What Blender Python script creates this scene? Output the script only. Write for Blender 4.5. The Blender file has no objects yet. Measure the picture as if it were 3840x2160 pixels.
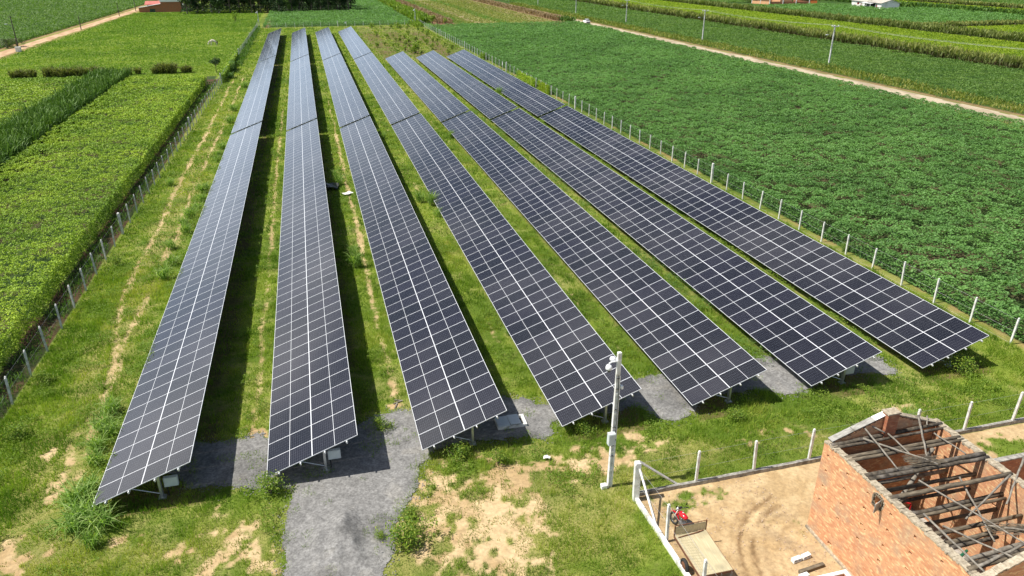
import bpy, math
import numpy as np
from mathutils import Matrix, Vector
R = math.radians
rng = np.random.default_rng(11)
SC = bpy.context.scene
COL = SC.collection

# ------------------------------------------------------------------ camera
PIT, YAW, ROL, H, FPX = 0.42349, 0.26175, -0.00148, 23.358, 2746.6
cp, sp, cy, sy = math.cos(PIT), math.sin(PIT), math.cos(YAW), math.sin(YAW)
FW = np.array([sy*cp, cy*cp, -sp]); RT0 = np.array([cy, -sy, 0.]); UP0 = np.cross(RT0, FW)
RT = math.cos(ROL)*RT0 + math.sin(ROL)*UP0
UP = -math.sin(ROL)*RT0 + math.cos(ROL)*UP0
cam = bpy.data.cameras.new('camera'); camo = bpy.data.objects.new('camera', cam); COL.objects.link(camo)
cam.sensor_width = 36; cam.lens = 36*FPX/3840; cam.clip_start = .5; cam.clip_end = 3000
camo.matrix_world = Matrix(((RT[0], UP[0], -FW[0], 0), (RT[1], UP[1], -FW[1], 0), (RT[2], UP[2], -FW[2], H), (0, 0, 0, 1)))
SC.camera = camo

# ------------------------------------------------------------------ light
SUN_EL, SUN_AZ = 58, -87          # azimuth clockwise from +Y
W = bpy.data.worlds.new('World'); SC.world = W; W.use_nodes = True
wn = W.node_tree.nodes; wl = W.node_tree.links
bg = wn['Background']; bg.inputs['Strength'].default_value = .052
sky = wn.new('ShaderNodeTexSky'); sky.sky_type = 'NISHITA'; sky.sun_disc = False
sky.sun_elevation = R(SUN_EL); sky.sun_rotation = R(SUN_AZ); sky.altitude = 30; sky.dust_density = .8; sky.ozone_density = 2
tc = wn.new('ShaderNodeTexCoord'); mp = wn.new('ShaderNodeMapping'); mp.inputs['Scale'].default_value = (1, 1, 3.2)
nz = wn.new('ShaderNodeTexNoise'); nz.inputs['Scale'].default_value = 2.6; nz.inputs['Detail'].default_value = 6; nz.inputs['Roughness'].default_value = .55
rp = wn.new('ShaderNodeValToRGB'); rp.color_ramp.elements[0].position = .44; rp.color_ramp.elements[1].position = .64
mx = wn.new('ShaderNodeMixRGB'); mx.inputs['Color2'].default_value = (20., 20., 20.4, 1)
wl.new(tc.outputs['Generated'], mp.inputs['Vector']); wl.new(mp.outputs[0], nz.inputs['Vector']); wl.new(nz.outputs['Fac'], rp.inputs[0])
sx = wn.new('ShaderNodeSeparateXYZ'); wl.new(tc.outputs['Generated'], sx.inputs[0])
mr = wn.new('ShaderNodeMapRange'); mr.inputs['From Min'].default_value = .08; mr.inputs['From Max'].default_value = -.30; wl.new(sx.outputs[0], mr.inputs['Value'])
mm = wn.new('ShaderNodeMath'); mm.operation = 'MULTIPLY'; wl.new(rp.outputs[0], mm.inputs[0]); wl.new(mr.outputs[0], mm.inputs[1]); wl.new(mm.outputs[0], mx.inputs['Fac']); wl.new(sky.outputs[0], mx.inputs['Color1']); mh = wn.new('ShaderNodeMapRange'); mh.inputs['From Min'].default_value = .30; mh.inputs['From Max'].default_value = .03; mh.inputs['To Max'].default_value = .85; wl.new(sx.outputs[2], mh.inputs['Value'])
mz = wn.new('ShaderNodeMixRGB'); mz.inputs['Color2'].default_value = (15., 18.5, 23.5, 1); wl.new(mh.outputs[0], mz.inputs['Fac']); wl.new(mx.outputs[0], mz.inputs['Color1']); wl.new(mz.outputs[0], bg.inputs['Color'])
sl = bpy.data.lights.new('sun', 'SUN'); sl.energy = 5.0; sl.angle = R(.5); sl.color = (1, .95, .86)
so = bpy.data.objects.new('sun', sl); COL.objects.link(so)
sd = Vector((math.sin(R(SUN_AZ))*math.cos(R(SUN_EL)), math.cos(R(SUN_AZ))*math.cos(R(SUN_EL)), math.sin(R(SUN_EL))))
so.rotation_euler = sd.to_track_quat('Z', 'Y').to_euler(); so.location = (-60, 0, 90)
SC.view_settings.view_transform = 'Standard'; SC.view_settings.look = 'None'
SC.view_settings.gamma = 1; SC.view_settings.exposure = .45; SC.view_settings.use_curve_mapping = False
SC.cycles.max_bounces = 6; SC.cycles.transparent_max_bounces = 10; SC.cycles.diffuse_bounces = 3; SC.cycles.glossy_bounces = 2

# ------------------------------------------------------------------ projection helpers
def at(px, py, z=0.):             # photograph pixel (3840 wide) -> world point on height z
    d = FW + (px-1920)/FPX*RT - (py-1080)/FPX*UP
    t = (z-H)/d[2]
    return np.array([d[0]*t, d[1]*t, z])
def vis(x, y, z=0., m=.16):
    dx, dy, dz = x, y, z-H
    w = dx*FW[0]+dy*FW[1]+dz*FW[2]
    a = (dx*RT[0]+dy*RT[1]+dz*RT[2])/w*FPX/1920
    b = (dx*UP[0]+dy*UP[1]+dz*UP[2])/w*FPX/1080
    return (w > 0) & (abs(a) < 1+m) & (b < 1+m*.5) & (b > -1-m*1.3)
TAB = np.random.default_rng(5).random((256, 256))
def vnoise(x, y, s, seed=0):
    x = np.asarray(x, float)/s+seed*17.3; y = np.asarray(y, float)/s+seed*7.7
    xi = np.floor(x).astype(int); yi = np.floor(y).astype(int); fx = x-xi; fy = y-yi
    fx = fx*fx*(3-2*fx); fy = fy*fy*(3-2*fy)
    g = lambda a, b: TAB[a & 255, b & 255]
    return (g(xi, yi)*(1-fx)+g(xi+1, yi)*fx)*(1-fy)+(g(xi, yi+1)*(1-fx)+g(xi+1, yi+1)*fx)*fy
def fbm(x, y, s, seed=0, o=3):
    r = 0; a = .5; t = 0
    for k in range(o):
        r = r+a*vnoise(x, y, s/2**k, seed+k*3); t += a; a *= .55
    return r/t
def sstep(v, a, b):
    t = np.clip((v-a)/(b-a), 0, 1); return t*t*(3-2*t)

# ------------------------------------------------------------------ materials
def newmat(name):
    m = bpy.data.materials.new(name); m.use_nodes = True
    return m, m.node_tree.nodes, m.node_tree.links, m.node_tree.nodes['Principled BSDF']
def surf(name, c1, c2=None, scale=4., rough=.8, metal=0., bump=.0, spec=.3, detail=5., lo=.35, hi=.65, c3=None, scale3=.7, stretch=(1, 1, 1), bdist=.02):
    m, n, l, p = newmat(name)
    t = n.new('ShaderNodeTexCoord'); mp = n.new('ShaderNodeMapping'); mp.inputs['Scale'].default_value = stretch
    l.new(t.outputs['Object'], mp.inputs['Vector'])
    nz = n.new('ShaderNodeTexNoise'); nz.inputs['Scale'].default_value = scale; nz.inputs['Detail'].default_value = detail
    l.new(mp.outputs[0], nz.inputs['Vector'])
    r = n.new('ShaderNodeValToRGB'); r.color_ramp.elements[0].position = lo; r.color_ramp.elements[1].position = hi
    r.color_ramp.elements[0].color = (*c1, 1); r.color_ramp.elements[1].color = (*(c2 or c1), 1)
    l.new(nz.outputs['Fac'], r.inputs[0]); out = r.outputs[0]
    if c3:
        n3 = n.new('ShaderNodeTexNoise'); n3.inputs['Scale'].default_value = scale3; n3.inputs['Detail'].default_value = 4
        l.new(t.outputs['Object'], n3.inputs['Vector'])
        r3 = n.new('ShaderNodeValToRGB'); r3.color_ramp.elements[0].position = .5; r3.color_ramp.elements[1].position = .7
        l.new(n3.outputs['Fac'], r3.inputs[0])
        mx = n.new('ShaderNodeMixRGB'); mx.inputs['Color2'].default_value = (*c3, 1)
        l.new(r3.outputs[0], mx.inputs['Fac']); l.new(out, mx.inputs['Color1']); out = mx.outputs[0]
    l.new(out, p.inputs['Base Color'])
    p.inputs['Roughness'].default_value = rough; p.inputs['Metallic'].default_value = metal; p.inputs['Specular IOR Level'].default_value = spec
    if bump:
        b = n.new('ShaderNodeBump'); b.inputs['Strength'].default_value = bump; b.inputs['Distance'].default_value = bdist
        l.new(nz.outputs['Fac'], b.inputs['Height']); l.new(b.outputs[0], p.inputs['Normal'])
    return m
def leafmat(name, cols, trans=.3, rough=.55, spec=.25):
    """cols: list of albedos picked per leaf by the face attribute 'tint'"""
    m, n, l, p = newmat(name)
    a = n.new('ShaderNodeAttribute'); a.attribute_name = 'tint'
    r = n.new('ShaderNodeValToRGB'); cr = r.color_ramp
    while len(cr.elements) < len(cols): cr.elements.new(.5)
    for i, c in enumerate(cols):
        cr.elements[i].position = i/(len(cols)-1); cr.elements[i].color = (*c, 1)
    l.new(a.outputs['Fac'], r.inputs[0]); l.new(r.outputs[0], p.inputs['Base Color'])
    p.inputs['Roughness'].default_value = rough; p.inputs['Specular IOR Level'].default_value = spec
    tr = n.new('ShaderNodeBsdfTranslucent'); mx = n.new('ShaderNodeMixShader'); mx.inputs[0].default_value = trans
    g = n.new('ShaderNodeMixRGB'); g.blend_type = 'MULTIPLY'; g.inputs['Fac'].default_value = 1; g.inputs['Color2'].default_value = (1.5, 1.7, .6, 1)
    l.new(r.outputs[0], g.inputs['Color1']); l.new(g.outputs[0], tr.inputs['Color'])
    l.new(p.outputs[0], mx.inputs[1]); l.new(tr.outputs[0], mx.inputs[2]); l.new(mx.outputs[0], n['Material Output'].inputs['Surface'])
    return m
def vcmat(name, attr='alb', bump=.5, scale=6., rough=.95, var=(.7, 1.3), bdist=.06, scale2=40.):
    m, n, l, p = newmat(name)
    a = n.new('ShaderNodeAttribute'); a.attribute_name = attr
    t = n.new('ShaderNodeTexCoord')
    nz = n.new('ShaderNodeTexNoise'); nz.inputs['Scale'].default_value = scale; nz.inputs['Detail'].default_value = 8; nz.inputs['Roughness'].default_value = .65
    l.new(t.outputs['Object'], nz.inputs['Vector'])
    mr = n.new('ShaderNodeMapRange'); mr.inputs['From Min'].default_value = .3; mr.inputs['From Max'].default_value = .7
    mr.inputs['To Min'].default_value = var[0]; mr.inputs['To Max'].default_value = var[1]
    l.new(nz.outputs['Fac'], mr.inputs['Value'])
    v = n.new('ShaderNodeVectorMath'); v.operation = 'SCALE'
    l.new(a.outputs['Color'], v.inputs[0]); l.new(mr.outputs[0], v.inputs['Scale']); l.new(v.outputs[0], p.inputs['Base Color'])
    p.inputs['Roughness'].default_value = rough; p.inputs['Specular IOR Level'].default_value = .1
    b = n.new('ShaderNodeBump'); b.inputs['Strength'].default_value = bump; b.inputs['Distance'].default_value = bdist
    l.new(nz.outputs['Fac'], b.inputs['Height']); l.new(b.outputs[0], p.inputs['Normal'])
    return m

M = {}
M['conc'] = surf('weathered_concrete', (.58, .58, .56), (.74, .74, .72), 6, .85, bump=.3, c3=(.30, .31, .28), scale3=3)
M['concw'] = surf('whitewashed_concrete', (.66, .66, .64), (.80, .80, .78), 5, .8, bump=.2, c3=(.45, .43, .38), scale3=2.5)
M['curb'] = surf('stained_curb_concrete', (.22, .21, .19), (.42, .40, .36), 5, .9, bump=.4, c3=(.14, .13, .11), scale3=2)
M['galv'] = surf('galvanised_steel', (.45, .47, .48), (.58, .60, .61), 12, .38, metal=.7)
M['alu'] = surf('aluminium', (.74, .75, .76), (.80, .81, .82), 8, .35, metal=.4)
M['white'] = surf('white_painted_plastic', (.74, .76, .78), (.82, .83, .84), 8, .4)
M['greybox'] = surf('grey_enclosure', (.50, .55, .56), (.56, .60, .61), 4, .5)
M['dark'] = surf('dark_plastic', (.015, .015, .017), (.03, .03, .032), 10, .5)
M['rubber'] = surf('tyre_rubber', (.02, .02, .02), (.035, .033, .03), 15, .8)
M['red'] = surf('red_paint', (.50, .012, .02), (.56, .016, .03), 3, .22, spec=.6)
M['rust'] = surf('rusty_steel', (.11, .045, .025), (.20, .09, .05), 14, .8, bump=.2)
M['steel'] = surf('dull_steel', (.20, .20, .20), (.32, .32, .31), 20, .45, metal=.8)
M['ply'] = surf('weathered_plywood', (.42, .36, .22), (.55, .48, .31), 2.5, .8, bump=.1, stretch=(9, .6, 2), c3=(.33, .29, .19), scale3=1.3)
M['wood'] = surf('weathered_grey_timber', (.085, .068, .048), (.20, .165, .118), 3, .9, bump=.6, stretch=(1, 5, 5), c3=(.05, .045, .04), scale3=1.5)
M['woodc'] = surf('charred_timber', (.03, .025, .02), (.12, .10, .075), 5, .9, bump=.7, c3=(.20, .18, .16), scale3=2)
M['stick'] = surf('bleached_pole', (.14, .125, .105), (.27, .245, .205), 6, .85, bump=.3)
M['dpole'] = surf('dark_wooden_pole', (.05, .045, .04), (.10, .09, .08), 4, .9)
M['glass'] = surf('dark_glass', (.02, .025, .03), (.03, .035, .04), 3, .15, spec=.6)
M['cloth'] = surf('white_cloth', (.80, .79, .74), (.86, .85, .82), 4, .9)
M['tarp'] = surf('dark_plastic_sheet', (.03, .03, .032), (.10, .10, .105), 5, .45)
M['plaster'] = surf('white_plaster', (.70, .69, .66), (.80, .79, .77), 2, .9, c3=(.55, .53, .48), scale3=.5)
M['tile'] = surf('beige_fibre_roof', (.36, .33, .29), (.48, .45, .40), 1.2, .85)
M['redroof'] = surf('faded_red_roof', (.42, .13, .11), (.50, .18, .15), .8, .8)
M['greyroof'] = surf('grey_fibre_roof', (.40, .43, .42), (.52, .55, .54), .8, .75)
M['door'] = surf('dark_red_wood', (.16, .02, .02), (.20, .03, .03), 4, .6)
M['orange'] = surf('orange_painted_gate', (.60, .12, .03), (.66, .15, .04), 3, .6)
M['bark'] = surf('tree_bark', (.09, .075, .055), (.17, .145, .11), 6, .9, bump=.5)
M['greenp'] = surf('green_paint', (.02, .12, .06), (.03, .16, .09), 4, .5)
M['wire'] = surf('aluminium_wire', (.50, .50, .50), (.6, .6, .6), 1, .5, metal=.5)
M['verge'] = surf('weathered_fibre_board', (.24, .23, .21), (.40, .39, .36), 5, .9, bump=.3, stretch=(1, 6, 1), c3=(.16, .15, .13), scale3=2)
M['mortar'] = surf('crumbling_mortar', (.30, .25, .18), (.48, .42, .32), 9, .95, bump=.8, c3=(.20, .17, .13), scale3=4)

def brickmat(name, a, b, mortar, sx=.24, sz=.095, bump=.5, stain=(.36, .27, .19), rot=0):
    m, n, l, p = newmat(name)
    uv = n.new('ShaderNodeUVMap'); uv.uv_map = 'UVMap'
    br = n.new('ShaderNodeTexBrick'); br.inputs['Scale'].default_value = 1; br.inputs['Brick Width'].default_value = sx; br.inputs['Row Height'].default_value = sz
    br.inputs['Mortar Size'].default_value = .007; br.inputs['Mortar Smooth'].default_value = .3; br.inputs['Bias'].default_value = .1
    br.inputs['Color1'].default_value = (*a, 1); br.inputs['Color2'].default_value = (*b, 1); br.inputs['Mortar'].default_value = (*mortar, 1)
    l.new(uv.outputs[0], br.inputs['Vector'])
    # some bricks paler and yellower: white noise per brick cell
    mpp = n.new('ShaderNodeMapping'); mpp.inputs['Scale'].default_value = (1/sx, 1/sz, 1); l.new(uv.outputs[0], mpp.inputs['Vector'])
    nz1 = n.new('ShaderNodeTexNoise'); nz1.inputs['Scale'].default_value = .9; nz1.inputs['Detail'].default_value = 1; l.new(mpp.outputs[0], nz1.inputs['Vector'])
    r1 = n.new('ShaderNodeValToRGB'); r1.color_ramp.elements[0].position = .55; r1.color_ramp.elements[1].position = .68; l.new(nz1.outputs['Fac'], r1.inputs[0])
    m1 = n.new('ShaderNodeMixRGB'); m1.inputs['Color2'].default_value = (b[0]*1.12, b[1]*1.45, b[2]*1.5, 1)
    l.new(r1.outputs[0], m1.inputs['Fac']); l.new(br.outputs['Color'], m1.inputs['Color1'])
    nz2 = n.new('ShaderNodeTexNoise'); nz2.inputs['Scale'].default_value = 1.1; nz2.inputs['Detail'].default_value = 7; l.new(uv.outputs[0], nz2.inputs['Vector'])
    r2 = n.new('ShaderNodeValToRGB'); r2.color_ramp.elements[0].position = .50; r2.color_ramp.elements[1].position = .80; l.new(nz2.outputs['Fac'], r2.inputs[0])
    m2 = n.new('ShaderNodeMixRGB'); m2.inputs['Color2'].default_value = (*stain, 1)
    l.new(r2.outputs[0], m2.inputs['Fac']); l.new(m1.outputs[0], m2.inputs['Color1']); l.new(m2.outputs[0], p.inputs['Base Color'])
    p.inputs['Roughness'].default_value = .9; p.inputs['Specular IOR Level'].default_value = .15
    bm = n.new('ShaderNodeBump'); bm.inputs['Strength'].default_value = bump; bm.inputs['Distance'].default_value = .015; bm.invert = True
    l.new(br.outputs['Fac'], bm.inputs['Height']); l.new(bm.outputs[0], p.inputs['Normal'])
    return m
M['brick'] = brickmat('hollow_clay_brick', (.49, .215, .11), (.64, .345, .18), (.44, .29, .19))
M['brickd'] = brickmat('red_clay_brick', (.30, .10, .05), (.40, .15, .08), (.25, .17, .12), stain=(.22, .15, .10))

def panelmat():
    m, n, l, p = newmat('solar_glass')
    uv = n.new('ShaderNodeUVMap'); uv.uv_map = 'UVMap'
    sep = n.new('ShaderNodeSeparateXYZ'); l.new(uv.outputs[0], sep.inputs[0])
    def mth(op, a, b=None, c=None):
        k = n.new('ShaderNodeMath'); k.operation = op
        for i, v in enumerate((a, b, c)):
            if v is None: continue
            if isinstance(v, (int, float)): k.inputs[i].default_value = v
            else: l.new(v, k.inputs[i])
        return k.outputs[0]
    u0, v = sep.outputs[0], sep.outputs[1]
    idx = mth('FLOOR', mth('DIVIDE', u0, 10.)); u = mth('SUBTRACT', u0, mth('MULTIPLY', idx, 10.))
    LX, LY = 2.355, 1.315
    # distance from panel edges and centre line
    du = mth('MINIMUM', u, mth('SUBTRACT', LX, u)); dv = mth('MINIMUM', v, mth('SUBTRACT', LY, v))
    dc = mth('ABSOLUTE', mth('SUBTRACT', u, LX/2))
    frame = mth('MAXIMUM', mth('LESS_THAN', du, .021), mth('LESS_THAN', dv, .016))
    mid = mth('LESS_THAN', dc, .010)
    cu = mth('PINGPONG', mth('SUBTRACT', u, .032), .0521); cv = mth('PINGPONG', mth('SUBTRACT', v, .021), .10608)
    cell = mth('MAXIMUM', mth('LESS_THAN', cu, .0017), mth('LESS_THAN', cv, .0022))
    oi = n.new('ShaderNodeObjectInfo')
    wn_ = n.new('ShaderNodeTexWhiteNoise'); wn_.noise_dimensions = '2D'
    cb = n.new('ShaderNodeCombineXYZ'); l.new(idx, cb.inputs[0]); l.new(oi.outputs['Random'], cb.inputs[1]); l.new(cb.outputs[0], wn_.inputs['Vector'])
    r = n.new('ShaderNodeValToRGB'); r.color_ramp.elements[0].color = (.007, .008, .013, 1); r.color_ramp.elements[1].color = (.015, .015, .025, 1)
    l.new(wn_.outputs['Value'], r.inputs[0])
    m1 = n.new('ShaderNodeMixRGB'); m1.inputs['Color2'].default_value = (.15, .16, .19, 1); l.new(cell, m1.inputs['Fac']); l.new(r.outputs[0], m1.inputs['Color1'])
    m2 = n.new('ShaderNodeMixRGB'); m2.inputs['Color2'].default_value = (.72, .74, .78, 1); l.new(mth('MAXIMUM', frame, mid), m2.inputs['Fac']); l.new(m1.outputs[0], m2.inputs['Color1'])
    # thin dust film
    t = n.new('ShaderNodeTexCoord'); nz = n.new('ShaderNodeTexNoise'); nz.inputs['Scale'].default_value = .8; nz.inputs['Detail'].default_value = 6
    l.new(t.outputs['Object'], nz.inputs['Vector'])
    dr = n.new('ShaderNodeMapRange'); dr.inputs['From Min'].default_value = .3; dr.inputs['From Max'].default_value = .75; dr.inputs['To Min'].default_value = .0; dr.inputs['To Max'].default_value = .03
    geo = n.new('ShaderNodeNewGeometry'); n5 = n.new('ShaderNodeTexNoise'); n5.inputs['Scale'].default_value = .09; n5.inputs['Detail'].default_value = 3; l.new(geo.outputs['Position'], n5.inputs['Vector'])
    big = n.new('ShaderNodeMapRange'); big.inputs['From Min'].default_value = .42; big.inputs['From Max'].default_value = .68; big.inputs['To Min'].default_value = .0; big.inputs['To Max'].default_value = .06; l.new(n5.outputs['Fac'], big.inputs['Value'])
    tot = mth('ADD', mth('MULTIPLY', nz.outputs['Fac'], .02), mth('MULTIPLY', big.outputs[0], mth('ADD', .6, mth('MULTIPLY', wn_.outputs['Value'], .8))))
    m3 = n.new('ShaderNodeMixRGB'); m3.inputs['Color2'].default_value = (.34, .33, .32, 1); l.new(tot, m3.inputs['Fac']); l.new(m2.outputs[0], m3.inputs['Color1'])
    l.new(m3.outputs[0], p.inputs['Base Color'])
    p.inputs['Roughness'].default_value = .12; p.inputs['IOR'].default_value = 1.5; p.inputs['Specular IOR Level'].default_value = .52
    return m
M['panel'] = panelmat()

# ------------------------------------------------------------------ mesh building
def link(name, me, mat=None, parent=None, loc=None, **props):
    o = bpy.data.objects.new(name, me); COL.objects.link(o)
    if me is not None and mat is not None and not me.materials: me.materials.append(mat)
    if parent: o.parent = parent
    if loc is not None: o.location = loc
    for k, v in props.items():
        if v is not None: o[k] = v
    return o
def thing(name, label, cat, loc=(0, 0, 0), rz=0, group=None):
    o = link(name, None, loc=loc, label=label, category=cat, group=group); o.rotation_euler = (0, 0, rz); o.empty_display_size = .3
    return o
def tag(o, label, cat, group=None):
    o['label'] = label; o['category'] = cat
    if group: o['group'] = group
    return o
def npmesh(name, V, F, tint=None, col=None, smooth=False):
    """F: list of int arrays (n,k)"""
    me = bpy.data.meshes.new(name); V = np.asarray(V, np.float32)
    me.vertices.add(len(V)); me.vertices.foreach_set('co', V.ravel())
    nl = sum(f.size for f in F); nf = sum(len(f) for f in F)
    me.loops.add(nl); me.loops.foreach_set('vertex_index', np.concatenate([f.ravel() for f in F]).astype(np.int32))
    st = []; o = 0
    for f in F:
        st.append(o+np.arange(len(f))*f.shape[1]); o += f.size
    me.polygons.add(nf); me.polygons.foreach_set('loop_start', np.concatenate(st).astype(np.int32))
    if smooth: me.polygons.foreach_set('use_smooth', np.ones(nf, bool))
    me.update(calc_edges=True)
    if tint is not None:
        a = me.attributes.new('tint', 'FLOAT', 'FACE'); a.data.foreach_set('value', np.clip(tint, 0, 1).astype(np.float32))
    if col is not None:
        a = me.attributes.new('alb', 'FLOAT_COLOR', 'POINT'); c = np.ones((len(V), 4), np.float32); c[:, :3] = col; a.data.foreach_set('color', c.ravel())
    return me
class MB:
    """collects boxes, bars, tubes into one mesh with metric box UVs"""
    def __init__(s): s.v = []; s.f = []; s.n = 0
    def raw(s, V, F):
        s.v += [tuple(map(float, p)) for p in V]; s.f += [tuple(i+s.n for i in f) for f in F]; s.n += len(V); return s
    def box(s, c, d, rz=0, rx=0, ry=0, taper=1.):
        m = Matrix.Rotation(rz, 3, 'Z') @ Matrix.Rotation(ry, 3, 'Y') @ Matrix.Rotation(rx, 3, 'X')
        P = []
        for k in (-.5, .5):
            t = 1 if k < 0 else taper
            for a, b in ((-.5, -.5), (.5, -.5), (.5, .5), (-.5, .5)):
                P.append(m @ Vector((a*d[0]*t, b*d[1]*t, k*d[2])) + Vector(c))
        return s.raw(P, [(3, 2, 1, 0), (4, 5, 6, 7), (0, 1, 5, 4), (1, 2, 6, 5), (2, 3, 7, 6), (3, 0, 4, 7)])
    def tube(s, pts, r, seg=8, cap=True):
        pts = [Vector(p) for p in pts]; n = len(pts)
        if isinstance(r, (int, float)): r = [r]*n
        V = []; F = []
        up = Vector((0, 0, 1))
        for i, p in enumerate(pts):
            d = (pts[min(i+1, n-1)]-pts[max(i-1, 0)]).normalized()
            a = d.cross(up if abs(d.z) < .95 else Vector((1, 0, 0))).normalized(); b = d.cross(a).normalized()
            for k in range(seg):
                t = 2*math.pi*k/seg; V.append(p+(a*math.cos(t)+b*math.sin(t))*r[i])
        for i in range(n-1):
            for k in range(seg):
                k2 = (k+1) % seg; F.append((i*seg+k, i*seg+k2, (i+1)*seg+k2, (i+1)*seg+k))
        if cap: F.append(tuple(range(seg))[::-1]); F.append(tuple((n-1)*seg+k for k in range(seg)))
        return s.raw(V, F)
    def log(s, a, b, r0, r1=None, seg=8, wob=.03, n=6, rg=None):
        rg = rg or rng; r1 = r1 or r0; a = np.array(a, float); b = np.array(b, float); P = []; rr = []
        for i in range(n+1):
            t = i/n; w = 0 if i in (0, n) else wob
            P.append(a*(1-t)+b*t+rg.normal(0, 1, 3)*w*.5); rr.append((r0*(1-t)+r1*t)*(1+rg.normal(0, .06)))
        return s.tube(P, rr, seg)
    def lathe(s, c, prof, seg=16, axis='Z', sc=(1, 1)):
        V = []; F = []; n = len(prof)
        for r, z in prof:
            for k in range(seg):
                t = 2*math.pi*k/seg; x, y = r*math.cos(t)*sc[0], r*math.sin(t)*sc[1]
                p = (x, y, z) if axis == 'Z' else ((z, x, y) if axis == 'X' else (x, z, y))
                V.append(Vector(p)+Vector(c))
        for i in range(n-1):
            for k in range(seg):
                k2 = (k+1) % seg; F.append((i*seg+k, i*seg+k2, (i+1)*seg+k2, (i+1)*seg+k))
        F.append(tuple(range(seg))[::-1]); F.append(tuple((n-1)*seg+k for k in range(seg)))
        return s.raw(V, F)
    def torus(s, c, R_, r, axis='X', seg=24, sg=8, sx=1.):
        V = []; F = []
        for i in range(seg):
            t = 2*math.pi*i/seg
            for k in range(sg):
                u = 2*math.pi*k/sg; q = R_+r*math.cos(u); w = r*math.sin(u)*sx
                p = (w, q*math.cos(t), q*math.sin(t)) if axis == 'X' else (q*math.cos(t), q*math.sin(t), w)
                V.append(Vector(p)+Vector(c))
        for i in range(seg):
            for k in range(sg):
                i2 = (i+1) % seg; k2 = (k+1) % sg; F.append((i*sg+k, i2*sg+k, i2*sg+k2, i*sg+k2))
        return s.raw(V, F)
    def mesh(s, name, mat=None, smooth=False):
        me = bpy.data.meshes.new(name); me.from_pydata(s.v, [], s.f); me.update()
        uv = me.uv_layers.new(name='UVMap')
        for p in me.polygons:
            nx, ny, nz = (abs(c) for c in p.normal); p.use_smooth = smooth
            for li in p.loop_indices:
                c = me.vertices[me.loops[li].vertex_index].co
                uv.data[li].uv = (c.x, c.y) if nz >= nx and nz >= ny else ((c.y, c.z) if nx >= ny else (c.x, c.z))
        if mat: me.materials.append(mat)
        return me
    def build(s, name, mat, parent=None, smooth=False, loc=None, **props):
        return link(name, s.mesh(name, mat, smooth), parent=parent, loc=loc, **props)
def bevel(o, w=.01, seg=2):
    m = o.modifiers.new('bevel', 'BEVEL'); m.width = w; m.segments = seg; m.limit_method = 'ANGLE'; return o
def copy_tree(o, parent=None):
    c = o.copy(); COL.objects.link(c); c.parent = parent
    for ch in o.children: copy_tree(ch, c)
    return c

# ------------------------------------------------------------------ vegetation generators
def scatter(x0, x1, y0, y1, dens, cell=5., m=.16, z=.5):
    """dens(distance) points per m2, only where the place can be seen"""
    X = []; Y = []
    for a in np.arange(x0, x1, cell):
        for b in np.arange(y0, y1, cell):
            a1, b1 = min(a+cell, x1), min(b+cell, y1); cx, cy_ = (a+a1)/2, (b+b1)/2
            if not (vis(cx, cy_, z, m) or vis(a, b, z, m) or vis(a1, b1, z, m)): continue
            n = rng.poisson((a1-a)*(b1-b)*dens(math.sqrt(cx*cx+cy_*cy_+H*H)))
            X.append(rng.uniform(a, a1, n)); Y.append(rng.uniform(b, b1, n))
    if not X: return np.zeros(0), np.zeros(0)
    return np.concatenate(X), np.concatenate(Y)
def unit(v): return v/np.maximum(np.linalg.norm(v, axis=1, keepdims=True), 1e-9)
def cards(P, N, size, aspect=.55):
    """rhombus leaves folded a little; returns V (4n,3), F (n,4)"""
    n = len(P); t = unit(np.cross(N, rng.normal(0, 1, (n, 3)))); b = np.cross(N, t)
    s = np.asarray(size).reshape(-1, 1)*.5; w = s*aspect
    V = np.stack([P-t*s, P-b*w-N*w*.35, P+t*s, P+b*w-N*w*.35], 1).reshape(-1, 3)
    return V, np.arange(4*n).reshape(n, 4)
def blades(P, L, Wd, lean, seg=1, up=1.):
    """P base, L length, Wd width, lean horizontal reach as fraction"""
    n = len(P); th = rng.uniform(0, 2*math.pi, n); d = np.stack([np.cos(th), np.sin(th), 0*th], 1)
    side = np.stack([-np.sin(th), np.cos(th), 0*th], 1)
    ph = rng.uniform(0, 2*math.pi, n); side = np.stack([np.cos(ph), np.sin(ph), 0*ph], 1)
    L = L.reshape(-1, 1); Wd = Wd.reshape(-1, 1); lean = np.asarray(lean).reshape(-1, 1)
    Z = np.array([[0, 0, 1.]])
    if seg == 1:
        V = np.stack([P-side*Wd/2, P+side*Wd/2, P+d*L*lean+Z*L*np.sqrt(np.maximum(.05, 1-lean**2))*up], 1).reshape(-1, 3)
        return V, [np.arange(3*n).reshape(n, 3)]
    rows = []
    for i in range(seg+1):
        t = i/seg; q = P+d*L*lean*t**1.6+Z*L*up*(t-lean*.75*t**2.6)
        w = Wd*(1-t**2)*.5+.001
        rows += [q-side*w, q+side*w] if i < seg else [q]
    V = np.stack(rows, 1); k = V.shape[1]; V = V.reshape(-1, 3); o = (np.arange(n)*k)[:, None]; F4 = []; 
    for i in range(seg-1): F4.append(o+np.array([[2*i, 2*i+1, 2*i+3, 2*i+2]]))
    F3 = o+np.array([[2*seg-2, 2*seg-1, 2*seg]])
    return V, ([np.concatenate(F4)] if F4 else [])+[F3]
def rnorm(n, spread): 
    v = rng.normal(0, spread, (n, 3)); v[:, 2] = 1; return unit(v)
STAT = []
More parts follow.
